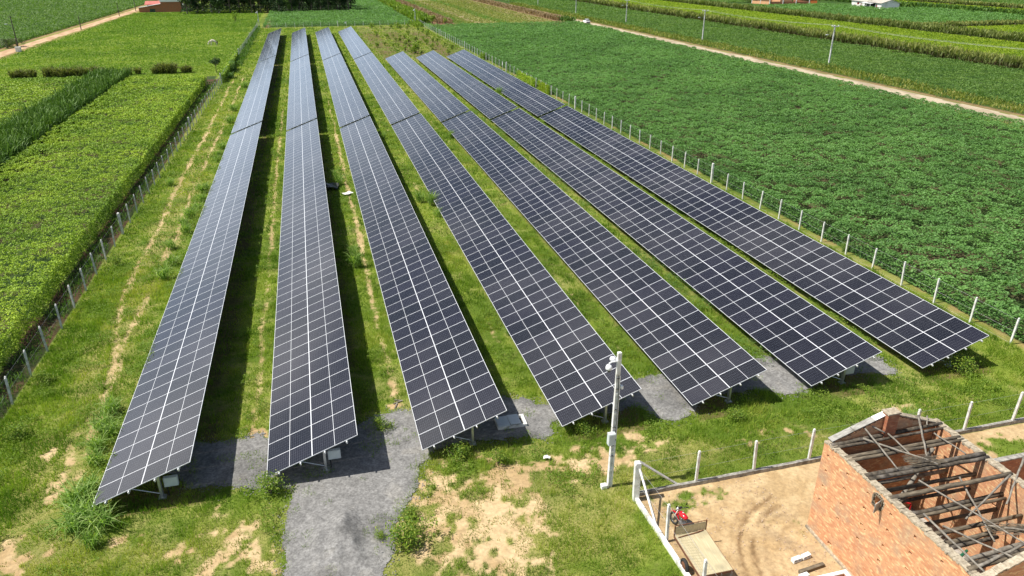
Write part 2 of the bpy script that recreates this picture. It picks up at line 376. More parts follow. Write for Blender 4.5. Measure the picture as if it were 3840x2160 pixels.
def plants(X, Y, sp, seed=0):
    """distance to the nearest plant centre on a jittered grid, and that plant's own random number"""
    gx_, gy_ = np.floor(X/sp).astype(int), np.floor(Y/sp).astype(int); best = np.full(len(X), 9.); rid = np.zeros(len(X))
    for a in (-1, 0, 1):
        for b in (-1, 0, 1):
            i, j = gx_+a, gy_+b; jx = TAB[(i*7+seed) & 255, (j*13+i*3) & 255]; jy = TAB[(i*5+j) & 255, (j*11+seed) & 255]
            d = np.hypot(X/sp-i-.12-.76*jx, Y/sp-j-.12-.76*jy); k = d < best; best[k] = d[k]; rid[k] = TAB[(i*3+j*17) & 255, (j*7+i) & 255][k]
    return best, rid
def canopy(name, mat, x0, x1, y0, y1, h, s0, kpx, cov, label, sides='', bumpw=1.1, bumpa=.35, low=8, spread=.6, aspect=.6, gap=0., tintf=None, inset=.0, edge=.4, depth=.35, rag=.0, sp=1., dome=.5, ragl=None, thin=0., keep=None):
    """crop canopy of many leaves. sides: which edges show as leafy walls"""
    sz = lambda d: max(s0, d*kpx)
    X, Y = scatter(x0, x1, y0, y1, lambda d: cov/sz(d)**2, z=h)
    def top(X, Y):
        d_, r_ = plants(X, Y, sp); b = np.sqrt(np.clip(1-(d_/.85)**2, 0, 1))*(.75+.35*r_)*dome+(1-dome)*vnoise(X, Y, bumpw, 1)
        e = np.ones_like(X)
        for s, dd in (('l', X-x0), ('r', x1-X), ('n', Y-y0), ('f', y1-Y)):
            if s in sides: e = np.minimum(e, .90+.10*np.clip(dd/edge, 0, 1)**.5)
        return h*(1-bumpa+bumpa*b*1.35)*(.9+.2*fbm(X, Y, low, 9))*e
    if gap: 
        k = fbm(X, Y, max(bumpw*1.6, 1.5), 21, 2) > gap; X, Y = X[k], Y[k]
    if keep is not None: k = keep(X, Y); X, Y = X[k], Y[k]
    if thin:
        d_, r_ = plants(X, Y, sp); k = rng.random(len(X)) > thin*sstep(d_, .42, .72); X, Y = X[k], Y[k]
    Z = top(X, Y)-rng.exponential(depth*h*.35, len(X)); Z = np.clip(Z, .05, None)
    if rag:
        k = (np.minimum.reduce([(X-x0)*(1 if ragl is None else 9), x1-X, Y-y0, y1-Y]) > rag*fbm(X, Y, 1.5, 31)); X, Y, Z = X[k], Y[k], Z[k]
    for s in sides:
        if s in 'lr':
            xe = x0 if s == 'l' else x1; U, T = scatter(0, h, 0, 1, lambda d: 0)
            ys = np.arange(y0, y1, 4.)
            for yy in ys:
                if not vis(xe, yy, 0) and not vis(xe, yy+4, 0): continue
                d = math.sqrt(xe*xe+yy*yy+H*H); n = rng.poisson(min(4., y1-yy)*h*cov*1.3/sz(d)**2)
                Ys = rng.uniform(yy, min(yy+4, y1), n); Xs = xe+(1 if s == 'l' else -1)*(np.abs(rng.normal(0, .22, n))+.05+(x1-x0 > 2)*.3*vnoise(Ys, Ys*0, 1.1, 3))
                X = np.r_[X, Xs]; Y = np.r_[Y, Ys]; Z = np.r_[Z, rng.uniform(.05, .9, n)*top(Xs, Ys)]
        else:
            ye = y0 if s == 'n' else y1
            for xx in np.arange(x0, x1, 4.):
                if not vis(xx, ye, 0) and not vis(xx+4, ye, 0): continue
                d = math.sqrt(xx*xx+ye*ye+H*H); n = rng.poisson(min(4., x1-xx)*h*cov*1.3/sz(d)**2)
                Xs = rng.uniform(xx, min(xx+4, x1), n); Ys = ye+rng.normal(0, .15, n)
                X = np.r_[X, Xs]; Y = np.r_[Y, Ys]; Z = np.r_[Z, rng.uniform(.05, .9, n)*top(Xs, Ys)]
    n = len(X); D = np.sqrt(X*X+Y*Y+H*H); S = np.maximum(s0, D*kpx)*rng.uniform(.7, 1.35, n)
    N = rnorm(n, spread); V, F = cards(np.stack([X, Y, Z], 1), N, S, aspect)
    t = tintf(X, Y, Z) if tintf else fbm(X, Y, 5, 4)*.6+rng.random(n)*.4
    me = npmesh(name, V, [F], tint=t); STAT.append((name, n))
    o = link(name, me, mat, kind='stuff', label=label, category='crop')
    return o
def tallgrass(name, mat, x0, x1, y0, y1, h, label, dens=1., seg=3, wmin=.05, kw=.0011, lean=.75, cat='grass', tintf=None, hn=3., bl=.55, shape=None, zlo=.0, zhi=.62, hvar=.35):
    wd = lambda d: max(wmin, d*kw)
    X, Y = scatter(x0, x1, y0, y1, lambda d: dens*2.6*h/(wd(d)*h*bl*1.6), z=h*.5)
    if shape is not None: k = shape(X, Y); X, Y = X[k], Y[k]
    n = len(X); D = np.sqrt(X*X+Y*Y+H*H); hh = h*(1-hvar*.5+hvar*fbm(X, Y, hn, 6))
    Z = hh*rng.uniform(zlo, zhi, n); P = np.stack([X, Y, Z], 1)
    L = np.minimum(hh-Z, hh*bl)*rng.uniform(.8, 1.25, n); wdt = np.maximum(wmin, D*kw)*rng.uniform(.7, 1.2, n)
    V, F = blades(P, L, wdt, rng.uniform(.15, lean, n), seg)
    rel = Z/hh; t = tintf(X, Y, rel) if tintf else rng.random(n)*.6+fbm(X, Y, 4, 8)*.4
    tt = np.concatenate([np.tile(t, len(f)//n) for f in F])
    STAT.append((name, sum(len(f) for f in F)))
    return link(name, npmesh(name, V, F, tint=tt), mat, kind='stuff', label=label, category=cat)
def turf(name, mat, x0, x1, y0, y1, h, label, cover=1., wmin=.025, kw=.0009, keep=None, lean=.8, tintf=None, m=.16, hf=None):
    wd = lambda d: max(wmin, d*kw)
    X, Y = scatter(x0, x1, y0, y1, lambda d: cover/(wd(d)*h), z=.1, m=m)
    if keep is not None: k = keep(X, Y) > rng.random(len(X)); X, Y = X[k], Y[k]
    n = len(X); D = np.sqrt(X*X+Y*Y+H*H)
    hh = h*(.5+fbm(X, Y, 1.3, 14))*rng.uniform(.6, 1.3, n)*(hf(X, Y) if hf else 1)
    V, F = blades(np.stack([X, Y, np.zeros(n)], 1), hh, np.maximum(wmin, D*kw)*rng.uniform(.7, 1.3, n), rng.uniform(.1, lean, n), 1)
    t = tintf(X, Y) if tintf else fbm(X, Y, 3, 4)*.6+rng.random(n)*.4
    STAT.append((name, n))
    return link(name, npmesh(name, V, F, tint=t), mat, kind='stuff', label=label, category='grass')

# ------------------------------------------------------------------ ground
ROWX = [-11.628, -4.057, 3.465, 10.938, 18.542, 26.182, 33.921]
ROWY = [30.25, 30.35, 30.5, 30.6, 30.6, 30.65, 30.65]
PW, NP1, GAP, TILT, ZL = 1.32, 60, 1.0, R(20.03), .70
TW = 4.727
def fence_l(y): return np.interp(y, [0, 65, 163, 313], [-18.6, -18.35, -17.4, -16.25])
def blob(x, y, cx, cy_, rx, ry, a=1.): return a*np.exp(-((x-cx)/rx)**2-((y-cy_)/ry)**2)
def soilmask(x, y):
    x = np.asarray(x, float); y = np.asarray(y, float)
    f = fbm(x, y, 1.6, 40, 4); g = fbm(x, y, 6, 50, 3)
    wob = (fbm(x*0, y, 14, 60)-.5)*.6
    yard = (x > fence_l(y)) & (x < 42.7) & (y < 297)
    s = np.zeros_like(x)
    tr = np.clip((y-28)/6, 0, 1)*np.clip((190-y)/25, 0, 1)
    xs1 = -15.45+wob+np.interp(y, [28, 35, 45, 56], [1.9, 1.4, 1.7, 0]); xs2 = -13.6+wob+np.interp(y, [28, 40], [.9, 0])
    ln = fbm(x*1.6, y*.22, .5, 48, 3)*.6+fbm(x, y, .35, 49, 2)*.4
    tk = np.maximum(.80*np.exp(-((x-xs1)/.40)**2)*(.62+g*.5), .76*np.exp(-((x-xs2)/.38)**2)*(.60+g*.5))*tr
    for cx, a in ((-4.95, .72), (2.8, .74), (10.2, .34), (17.6, .36), (25.2, .42), (32.9, .52)):
        tk = np.maximum(tk, a*np.exp(-((x-cx-wob*.3)/.33)**2)*np.clip((y-33)/3, 0, 1)*np.clip((180-y)/60, 0, 1)*(.4+g))
    s = np.maximum(s, np.maximum(blob(x, y, 5.6, 25.4, 3.4, 3.8, 1.0), blob(x, y, 11.2, 28.2, 3.2, 1.2, .62)))
    s = s+blob(x, y, 14.6, 29.2, 1.6, .9, .6)+blob(x, y, 7.4, 28.2, 1.6, .8, .3)-blob(x, y, 9.9, 22.8, 1.8, 2.6, .35)
    for p in ((-15.1, 36.4, .35, 1.1, .6), (-13.9, 33.6, .4, 1.8, .62), (-14.8, 28.9, .5, 1.6, .85), (-12.9, 29.0, .55, 1.0, .9), (-14.1, 27.4, .5, 1.2, .7), (-9.7, 28.4, .9, .5, .6), (-6.3, 29.2, .7, .5, .55), (-5.0, 27.3, 1.3, 1.1, .62), (-4.2, 25.4, .9, 1.0, .6), (-6.2, 26.0, 1.2, .9, .58), (-7.6, 27.4, 1.0, .7, .5)): s = s+blob(x, y, *p)
    s = s+blob(x, y, 2.7, 36.5, .5, 3.0, .5)+blob(x, y, -5.0, 35.2, .8, 1.8, .5)+blob(x, y, 22, 27.6, 3, .9, .3)+blob(x, y, 31, 27.8, 4, 1., .25)
    s = s*(yard | (y < 30))
    f = fbm(x, y, .45, 40, 3)*.75+fbm(x, y, 1.8, 43, 2)*.25
    m = sstep(s+(f-.5)*2.3, .40, .70)*sstep(s, .04, .2)
    m = np.maximum(m, sstep(tk+(ln-.5)*1.6+(f-.5)*.6, .38, .88)*sstep(tk, .05, .25)*.85*yard)
    # neighbour's sandy plot behind the low fence
    nb = (x > 12.95) & (y < 25.2)
    gr = blob(x, y, 15.5, 24.4, 2.2, .8, .55)+blob(x, y, 14, 22.8, 1.2, 1.2, .40)+blob(x, y, 17.6, 22.2, 1.5, .5, .2)+blob(x, y, 33.5, 23.6, 2.6, 1.1, .75)+blob(x, y, 19.2, 20.5, .4, 1.8, .45)
    m = np.where(nb, 1-sstep(gr+(f-.5)*1.1, .38, .6), m)
    return m
GR = []   # gravel outline, built further down
def gravelmask(x, y):
    f = (fbm(x, y, 1.1, 70, 6)-.5)+(fbm(x, y, .25, 74, 2)-.5)*.25
    edge = f*1.3
    a = np.minimum.reduce([x+9.2, 34.-x, y-30.2-np.interp(x, [-9, -4, 4, 8, 12, 18, 26, 33], [.5, 0, 0, .2, .6, .2, .6, .6]), 35.2-y])+edge
    drive = np.minimum.reduce([x-np.interp(y, [23, 24.7, 26.8, 28.3, 30, 31.5], [-3.15, -3.25, -3.35, -3.05, -2.8, -2.8]), np.interp(y, [22.5, 23.6, 24.8, 26.1, 28.7, 30.9, 32], [.5, .75, 1.4, 1.45, 2.9, 3.4, 3.4])-x, 32-y])+edge*.45
    holes = blob(x, y, -9.2, 31, 1.7, 1.6)+blob(x, y, -6.4, 30.6, 1.4, .6, .8)+blob(x, y, 5.6, 31.2, 2.4, .7, 1.)+blob(x, y, 12.6, 31.9, 2.6, 1.9, 1.1)+blob(x, y, 11.2, 34.4, 1.3, 1.1, .9)+blob(x, y, 15.6, 32, .9, 2.6, .9)+blob(x, y, 20.6, 32.2, 1.7, 3., 1.1)+blob(x, y, 23.3, 31.3, 1.5, 1.6, 1.1)+blob(x, y, 28.6, 31.9, 1.7, 3., 1.1)+blob(x, y, 30.9, 30.8, 1.2, 1.5, 1.)+blob(x, y, 34.2, 31.3, 1.2, 3.6, 1.1)+blob(x, y, 0., 34.9, .7, .7, .9)+blob(x, y, -4.0, 34.8, .7, .7, .6)
    a = a-holes*1.5+(f*.3)
    return np.maximum(a, drive) > 0
def galb(x, y):
    """albedo of the ground sheet at each vertex"""
    c = lambda r, g, b: np.array([r, g, b])
    mixc = lambda A, B, t: A*(1-t)[:, None]+B*t[:, None]
    n = len(x); f1 = fbm(x, y, 2.2, 3, 4); f2 = fbm(x, y, 14, 5, 3); f3 = fbm(x, y, .5, 7, 2)
    A = mixc(np.tile(c(.085, .135, .018), (n, 1)), np.tile(c(.165, .215, .032), (n, 1)), sstep(f1*.6+f2*.4, .35, .65))
    A = mixc(A, np.tile(c(.30, .28, .10), (n, 1)), sstep(f2*.35+f3*.35+fbm(x, y, 1.2, 17, 3)*.3, .50, .66)*.55)
    # rear right of the yard: drier sward
    dry = sstep(y, 185, 215)*(x > 14)*(x < 42)*(y < 296)
    A = mixc(A, mixc(np.tile(c(.14, .155, .045), (n, 1)), np.tile(c(.21, .19, .075), (n, 1)), sstep(f1, .4, .6)), dry*.8)
    # pasture on the left
    pas = (x < -17)&(x > -83)&(y > 172)
    A[pas] = (mixc(np.tile(c(.105, .160, .020), (n, 1)), np.tile(c(.170, .225, .032), (n, 1)), sstep(f1*.5+f2*.5, .35, .65)))[pas]
    # beds under the crops
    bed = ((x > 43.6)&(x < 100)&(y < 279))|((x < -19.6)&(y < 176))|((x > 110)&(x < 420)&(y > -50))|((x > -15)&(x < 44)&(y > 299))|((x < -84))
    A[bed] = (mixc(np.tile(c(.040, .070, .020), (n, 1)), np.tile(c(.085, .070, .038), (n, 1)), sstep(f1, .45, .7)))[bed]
    k = (x > -21)&(x < -18.6)&(y < 171)&(y > 0)  # dark soil beside the left fence, darkened further to paint the crop's shade
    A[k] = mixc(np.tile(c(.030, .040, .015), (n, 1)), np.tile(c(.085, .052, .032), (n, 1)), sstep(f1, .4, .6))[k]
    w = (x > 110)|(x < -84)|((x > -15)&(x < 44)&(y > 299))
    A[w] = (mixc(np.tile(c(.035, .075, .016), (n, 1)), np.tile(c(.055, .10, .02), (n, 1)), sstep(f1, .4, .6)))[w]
    # mown strips beyond the cassava
    st = (x > 44)&(x < 104)&(y > 279)
    xx = x+(f2-.5)*3-(y-300)*.012
    S = np.tile(c(.12, .18, .03), (n, 1))
    for x0, x1, cc in ((44, 50, (.06, .13, .02)), (49, 57, (.21, .125, .075)), (57, 62.5, (.055, .13, .02)), (62.5, 65, (.13, .16, .035)), (65, 68, (.26, .21, .12)), (68, 74, (.20, .20, .07)), (74, 79, (.06, .15, .02)), (79, 90, (.16, .18, .05)), (90, 98, (.22, .19, .085)), (98, 104, (.20, .14, .075))):
        t = sstep(xx, x0-.8, x0+.8)*(1-sstep(xx, x1-.8, x1+.8)); S = S*(1-t)[:, None]+np.array(cc)*t[:, None]
    S = S*(.8+.4*f1)[:, None]
    A[st] = S[st]
    # bare margins along the roads and by the sheds
    m = np.clip(np.exp(-((x-103.6-(f1-.5)*1.6)/.7)**2)*(y > 60)+np.exp(-((x-110.6-(f1-.5)*1.6)/.8)**2)*(y > 60)+np.exp(-((x+76.2-(f1-.5)*1.4)/.6)**2)*(y > 190)+np.exp(-((x+83.3-(f1-.5)*2)/1.1)**2)*(y > 190), 0, 1)*.75
    A = mixc(A, np.tile(c(.33, .19, .12), (n, 1)), m)
    # strip of red soil along the right fence and behind the back fence
    m = np.exp(-((x-43.5)/.4)**2)*(y > 20)*(y < 180)*sstep(f1, .45, .7)*.6+np.exp(-((x+13.5)/1.1)**2-((y-322)/22)**2)
    A = mixc(A, np.tile(c(.36, .21, .12), (n, 1)), np.clip(m, 0, 1))
    for xr in ROWX: A = mixc(A, np.tile(c(.12, .080, .045), (n, 1)), .75*sstep(x, xr-.1, xr+.8)*(1-sstep(x, xr+4.6, xr+5.4))*(y > 30)*(y < 268)*sstep(f1, .25, .55))  # brown soil under the tables, its albedo darkened to deepen their shadows
    sm = soilmask(x, y); thin = sstep(blob(x, y, 6, 25, 7, 5, .8)+blob(x, y, -9, 27, 6, 4, .6)+blob(x, y, -14.3, 70, 2.2, 70, .85)+blob(x, y, 20, 27.4, 14, 1.5, .55)+(f1-.5)*1.2, .25, .8)*(x < 42.7)*(x > -17.8)*(y < 200)
    A = mixc(A, np.tile(c(.31, .25, .11), (n, 1)), thin*.5)
    nb = (x > 12.95)&(y < 25.2)
    soil = mixc(np.tile(c(.39, .275, .145), (n, 1)), np.tile(c(.52, .39, .225), (n, 1)), sstep(f3*.5+f1*.5, .35, .65))
    grey = nb*np.clip(blob(x, y, 18.2, 21.3, 1.2, 2.6)+blob(x, y, 17.6, 19.4, 1.2, 1.2, .8), 0, 1)*sstep(fbm(x, y, .9, 33), .35, .6)*.55
    soil = mixc(soil, np.tile(c(.27, .21, .14), (n, 1)), grey)
    q = np.hypot(x-20.3, y-18.6)+(f1-.5)*.2; th = np.arctan2(y-18.6, x-20.3); tread = .45+.55*(np.sin(th*q*24) > -.3)
    arc = sum(a*np.exp(-((q-r)/w)**2) for r, w, a in ((4.45, .13, .9), (5.05, .14, .8), (5.45, .07, .4), (4.0, .07, .35), (3.4, .08, .3)))*(x < 19.2)*(x > 13.1)*tread
    soil = mixc(soil, np.tile(c(.19, .12, .06), (n, 1)), np.clip(arc*1.2, 0, .85)*nb*sstep(fbm(x, y, 1.5, 35), .2, .45))
    soil = mixc(soil, np.tile(c(.33, .22, .12), (n, 1)), nb*.3*sstep(f1, .4, .65))
    return mixc(A, soil, sm)
def axis(segs):
    o = []
    for a, b, s in segs: o.append(np.arange(a, b, s))
    return np.r_[np.concatenate(o), segs[-1][1]]
gx = axis([(-1500, -400, 60), (-400, -100, 6), (-100, -24, 1.2), (-24, -19, .4), (-19, 38, .13), (38, 46, .4), (46, 125, 1.1), (125, 460, 5), (460, 1800, 60)])
gy = axis([(-300, -20, 20), (-20, 14, 4), (14, 52, .13), (52, 110, .35), (110, 330, 1.0), (330, 620, 4), (620, 2400, 80)])
XX, YY = np.meshgrid(gx, gy); x, y = XX.ravel(), YY.ravel()
z = np.zeros_like(x)
nbm = (x > 13.2)&(x < 19.2)&(y < 24.9)&(y > 14)
# wheel ruts in the sand, real relief
rr_ = np.hypot(x-20.3, y-18.6); rut = (np.exp(-((rr_-4.45)/.15)**2)+np.exp(-((rr_-5.05)/.15)**2))*(x < 19)*(y > 15)
z = z-.04*rut*nbm
z += (fbm(x, y, .5, 77, 3)-.5)*.05*(np.abs(x-12) < 34)*(y > 14)*(y < 60)*(~((x > 12.6)&(x < 13.1)))
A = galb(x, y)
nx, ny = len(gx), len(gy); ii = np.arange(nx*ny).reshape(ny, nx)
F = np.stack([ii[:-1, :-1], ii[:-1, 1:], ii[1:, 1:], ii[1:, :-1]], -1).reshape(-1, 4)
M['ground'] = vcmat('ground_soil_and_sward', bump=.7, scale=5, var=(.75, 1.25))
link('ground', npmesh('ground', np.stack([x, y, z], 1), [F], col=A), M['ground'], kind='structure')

# gravel sheet: cells of a fine grid inside the ragged outline
def sheet(name, x0, x1, y0, y1, step, inside, alb, mat, zf):
    gx = np.arange(x0, x1+step, step); gy = np.arange(y0, y1+step, step); XX, YY = np.meshgrid(gx, gy); x, y = XX.ravel(), YY.ravel()
    n = len(gx); ii = np.arange(x.size).reshape(len(gy), n); F = np.stack([ii[:-1, :-1], ii[:-1, 1:], ii[1:, 1:], ii[1:, :-1]], -1).reshape(-1, 4)
    k = inside(x[F].mean(1), y[F].mean(1)); F = F[k]; used = np.unique(F); mp_ = -np.ones(x.size, int); mp_[used] = np.arange(len(used)); x, y = x[used], y[used]
    return link(name, npmesh(name, np.stack([x, y, zf(x, y)], 1), [mp_[F]], col=alb(x, y), smooth=True), mat, kind='structure')
def galb2(x, y):
    f = fbm(x, y, .9, 90, 4); g = fbm(x, y, .16, 91, 2); h = fbm(x, y, 3, 92)
    v = (.112+.115*g+.08*f)*(1-.3*sstep(h, .5, .7)); t = sstep(f, .55, .75)*.3
    return np.stack([v*(1+.06*t), v*(.985+.0*t), v*(.965-.12*t)], 1)
def gz(x, y):
    m = blob(x, y, -.75, 26.6, .6, 1.2, .42)+blob(x, y, -1.8, 26.3, .4, 1.4, .16)+blob(x, y, -.3, 25.2, .35, .8, .2)+blob(x, y, -1.1, 25.1, .35, .6, .14)
    return .02+np.maximum(m, -.0)*(.55+.8*fbm(x, y, .7, 95, 3))+(fbm(x, y, .35, 96, 2)-.5)*.04+.015
M['gravel'] = vcmat('grey_gravel', bump=1., scale=9, var=(.6, 1.4), bdist=.03)
sheet('gravel_path', -10.5, 34.5, 15, 36, .06, gravelmask, galb2, M['gravel'], gz)
# dirt roads
def road(name, xc, w, y0, y1, seed, c1, c2, mat):
    def ins(x, y): return np.abs(x-xc) < w/2+(fbm(x, y, 6, seed)-.5)*1.4
    def al(x, y):
        t = sstep(fbm(x, y*.25, 1.2, seed+1, 3), .35, .65); tr = .5*np.exp(-((np.abs(x-xc)-.9)/.35)**2)
        A = np.array(c1)*(1-t)[:, None]+np.array(c2)*t[:, None]; return A*(1+.25*tr)[:, None]
    return sheet(name, xc-w/2-1.5, xc+w/2+1.5, y0, y1, .5, ins, al, mat, lambda x, y: .03+0*x)
M['dirt'] = vcmat('dirt_road', bump=.4, scale=3, var=(.85, 1.15))
road('dirt_road', 107, 4.9, 60, 700, 120, (.31, .25, .175), (.43, .365, .265), M['dirt'])
road('dirt_track', -79.2, 4.2, 150, 640, 130, (.38, .25, .15), (.50, .35, .22), M['dirt'])

# ------------------------------------------------------------------ solar tables
ct, st_ = math.cos(TILT), math.sin(TILT)
def panel_geo(V, F, UVs, x0, y0, idx, tilted=False):
    """one module: 2.355 x 1.303 x 0.035 with metric UVs on the glass"""
    LX, LY, T = 2.355, 1.315, .035
    b = len(V)
    for z in (-T, 0.):
        for px, py in ((0, 0), (LX, 0), (LX, LY), (0, LY)): V.append((x0+px, y0+py, z))
    o = idx*10.
    F.append((b+4, b+5, b+6, b+7)); UVs.append([(o, 0), (o+LX, 0), (o+LX, LY), (o, LY)])
    for q in ((0, 1, 5, 4), (1, 2, 6, 5), (2, 3, 7, 6), (3, 0, 4, 7)):
        F.append(tuple(b+i for i in q)); UVs.append([(o+.01, .01)]*4)          # aluminium edge
    F.append((b+3, b+2, b+1, b)); UVs.append([(o+.015, .6)]*4)
def uvmesh(name, V, F, U, mat):
    me = bpy.data.meshes.new(name); me.from_pydata(V, [], F); me.update(); uv = me.uv_layers.new(name='UVMap')
    uv.data.foreach_set('uv', np.array([c for f in U for c in f], np.float32).ravel()); me.materials.append(mat); return me
V, F_, U = [], [], []; panel_geo(V, F_, U, 0, 0, 0); PAN = uvmesh('solar_panel', V, F_, U, M['panel'])
def rest_mesh(k0, k1):
    V, F_, U = [], [], []
    for k in range(k0, k1):
        for c in (0, 1): panel_geo(V, F_, U, c*2.359, k*PW, k*2+c+1)
    return uvmesh('solar_panel', V, F_, U, M['panel'])
REST = {n: rest_mesh(50, n) for n in (60, 58)}
PROW = [.62, 1.72, 2.98, 4.12]        # rails, measured up the slope
def rail_mesh(n):
    m = MB(); m.box((0, n*PW/2, -.085), (.06, n*PW+.26, .09)); return m.mesh('rail', M['alu'])
RAIL = {n: rail_mesh(n) for n in (60, 58)}
m = MB(); hz = 1.35
m.box((-.055, 0, hz/2), (.012, .20, hz)); m.box((0, .094, hz/2), (.11, .012, hz)); m.box((0, -.094, hz/2), (.11, .012, hz)); m.box((0, 0, .04), (.34, .30, .08))
POST = m.mesh('post', M['galv'])
m = MB(); m.box((0, 0, 0), (4.1, .06, .10), ry=-TILT); RAFT = m.mesh('rafter', M['galv'])
m = MB(); m.tube([(0, 0, .25), (-1.25, 0, .80)], .025, 6); BRACE = m.mesh('brace', M['galv'])
def solar_table(x, y, n, label, box=0):
    t = thing('solar_table', label, 'solar panels', (x, y, 0), group='solar tables in seven parallel rows')
    mt = Matrix.Rotation(-TILT, 4, 'Y')
    for k in range(50):
        for c in (0, 1):
            o = link('solar_panel', PAN, parent=t)
            dz = rng.normal(0, .0015); o.matrix_local = Matrix.Translation((c*2.359*ct-0*st_, k*PW, ZL+c*2.359*st_+dz)) @ mt @ Matrix.Rotation(rng.normal(0, .0012), 4, 'X')
    o = link('solar_panel', REST[n], parent=t, kind='stuff'); o.matrix_local = Matrix.Translation((0, 0, ZL)) @ mt
    for s in PROW:
        o = link('rail', RAIL[n], parent=t); o.matrix_local = Matrix.Translation((s*ct, 0, ZL+s*st_)) @ mt
    L = n*PW; npst = int(L//5.2)+1
    for i in range(npst):
        yy = .75+i*(L-1.5)/(npst-1); px = 2.75
        link('post', POST, parent=t, loc=(px, yy, 0)); link('rafter', RAFT, parent=t, loc=(2.3, yy, ZL+2.3*math.tan(TILT)-.26)); link('brace', BRACE, parent=t, loc=(px, yy-.02, 0))
    if box:
        m = MB(); m.box((0, 0, 0), (.62, .2, .5)); m.box((0, -.106, 0), (.56, .012, .44)); bevel(m.build('junction_box', M['greybox'], t, loc=(3.22, .9, .78 if box == 1 else .9)), .01)
        m = MB(); m.tube([(3.0, .85, .55), (3.02, .85, .02)], .025, 6); m.build('conduit', M['dark'], t)
ORD = ['first', 'second', 'third', 'fourth', 'fifth', 'sixth', 'seventh']
for i, (x, y) in enumerate(zip(ROWX, ROWY)):
    o_ = ORD[i]
    solar_table(x, y, 60, f'dark solar panel table at the near end of the {o_} row from the left fence', 1 if i in (0, 1, 5) else 0)
    y2 = y+60*PW+GAP
    solar_table(x, y2, 60, (f'middle solar panel table of the {o_} row from the left, reflecting blue sky' if i < 4 else f'far shorter-row solar panel table, rear half of the {o_} row from the left'))
    if i < 4: solar_table(x, y2+60*PW+GAP, 58, f'farthest solar panel table of the {o_} row from the left, near the back fence')

# ------------------------------------------------------------------ fences
def meshmat(name, col, pitch=.075, wire=.09):
    m, n, l, p = newmat(name)
    uv = n.new('ShaderNodeUVMap'); uv.uv_map = 'UVMap'; sep = n.new('ShaderNodeSeparateXYZ'); l.new(uv.outputs[0], sep.inputs[0])
    def mth(op, a, b=None):
        k = n.new('ShaderNodeMath'); k.operation = op
        for i, v in enumerate((a, b)):
            if v is None: continue
            if isinstance(v, (int, float)): k.inputs[i].default_value = v
            else: l.new(v, k.inputs[i])
        return k.outputs[0]
    a = mth('PINGPONG', mth('ADD', sep.outputs[0], sep.outputs[1]), pitch); b = mth('PINGPONG', mth('SUBTRACT', sep.outputs[0], sep.outputs[1]), pitch)
    w = mth('MAXIMUM', mth('LESS_THAN', a, pitch*wire), mth('LESS_THAN', b, pitch*wire))
    tr = n.new('ShaderNodeBsdfTransparent'); mx = n.new('ShaderNodeMixShader'); l.new(w, mx.inputs[0]); l.new(tr.outputs[0], mx.inputs[1]); l.new(p.outputs[0], mx.inputs[2])
    l.new(mx.outputs[0], n['Material Output'].inputs['Surface']); p.inputs['Base Color'].default_value = (*col, 1); p.inputs['Roughness'].default_value = .5
    return m
M['mesh_g'] = meshmat('green_chain_link', (.01, .06, .035), wire=.08)
M['mesh_d'] = meshmat('grey_chain_link', (.05, .07, .06), wire=.035)
def post_mesh(h, w, mat):
    m = MB(); m.box((0, 0, h/2-.06), (w, w, h-.12+.0)); m.box((0, 0, h-.03), (w, w, .06+.0), taper=.55); return m.mesh('post', mat)
def fence(label, pts, h, matp, meshm, curb=None, w=.11, thick=(), wt=.2, ht=.25, braces=()):
    f = thing('wire_fence', label, 'fence', (pts[0][0], pts[0][1], 0)); O = np.array(pts[0])
    pm = post_mesh(h, w, matp); pt = post_mesh(h+ht, wt, matp)
    for i, p in enumerate(pts):
        o = link('post', pt if i in thick else pm, parent=f, loc=(p[0]-O[0], p[1]-O[1], 0)); o.rotation_euler = (rng.normal(0, .02), rng.normal(0, .02), rng.normal(0, .1)); o.scale.z = rng.uniform(.97, 1.03)
        if i in thick: o['label'] = 'thicker taller concrete post'
    V = []; Fc = []; Uv = []; d = 0
    for i in range(len(pts)-1):
        a, b = np.array(pts[i])-O, np.array(pts[i+1])-O; L = np.linalg.norm(b-a); k = len(V)
        V += [(a[0], a[1], .06), (b[0], b[1], .06), (b[0], b[1], h-.12), (a[0], a[1], h-.12)]; Fc.append((k, k+1, k+2, k+3)); Uv.append([(d, 0), (d+L, 0), (d+L, h-.18), (d, h-.18)]); d += L
    me = uvmesh('wire_mesh', V, Fc, Uv, meshm); link('wire_mesh', me, parent=f)
    m = MB()
    for z in (.1, h*.5, h-.12): m.tube([(p[0]-O[0], p[1]-O[1], z) for p in pts], .004, 4)
    m.build('straining_wire', M['wire'], f)
    if curb:
        m = MB(); a = np.array(pts[0])-O; b = np.array(pts[-1])-O; L = np.linalg.norm(b-a); n = max(2, int(L/.8)); ang = math.atan2(b[1]-a[1], b[0]-a[0])
        for i in range(n):
            c = a+(b-a)*(i+.5)/n; m.box((c[0], c[1], .095+rng.normal(0, .006)), (L/n-.012, .17, .24+rng.normal(0, .01)), rz=ang+rng.normal(0, .006))
        bevel(m.build('curb', curb, f), .012)
    for (bx, by), (tx, ty, tz) in braces:
        m = MB(); m.tube([(bx-O[0], by-O[1], 0), (tx-O[0], ty-O[1], tz)], .065, 4); m.build('brace', matp, f)
    return f
yl = np.arange(25.3, 300, 3.28)
fence('long fence of grey concrete posts with green mesh along the left edge of the yard', [(float(fence_l(v)), float(v)) for v in yl], 1.9, M['conc'], M['mesh_g'], thick=(14, 28, 42, 56, 70, 83))
yr = np.arange(32.65, 298, 3.3)
fence('long fence of pale concrete posts between the solar rows and the right cassava field', [(42.85, float(v)) for v in yr], 1.95, M['concw'], M['mesh_d'], thick=(12, 26, 40, 54, 66))
xb = np.arange(-12.6, 42, 3.12)
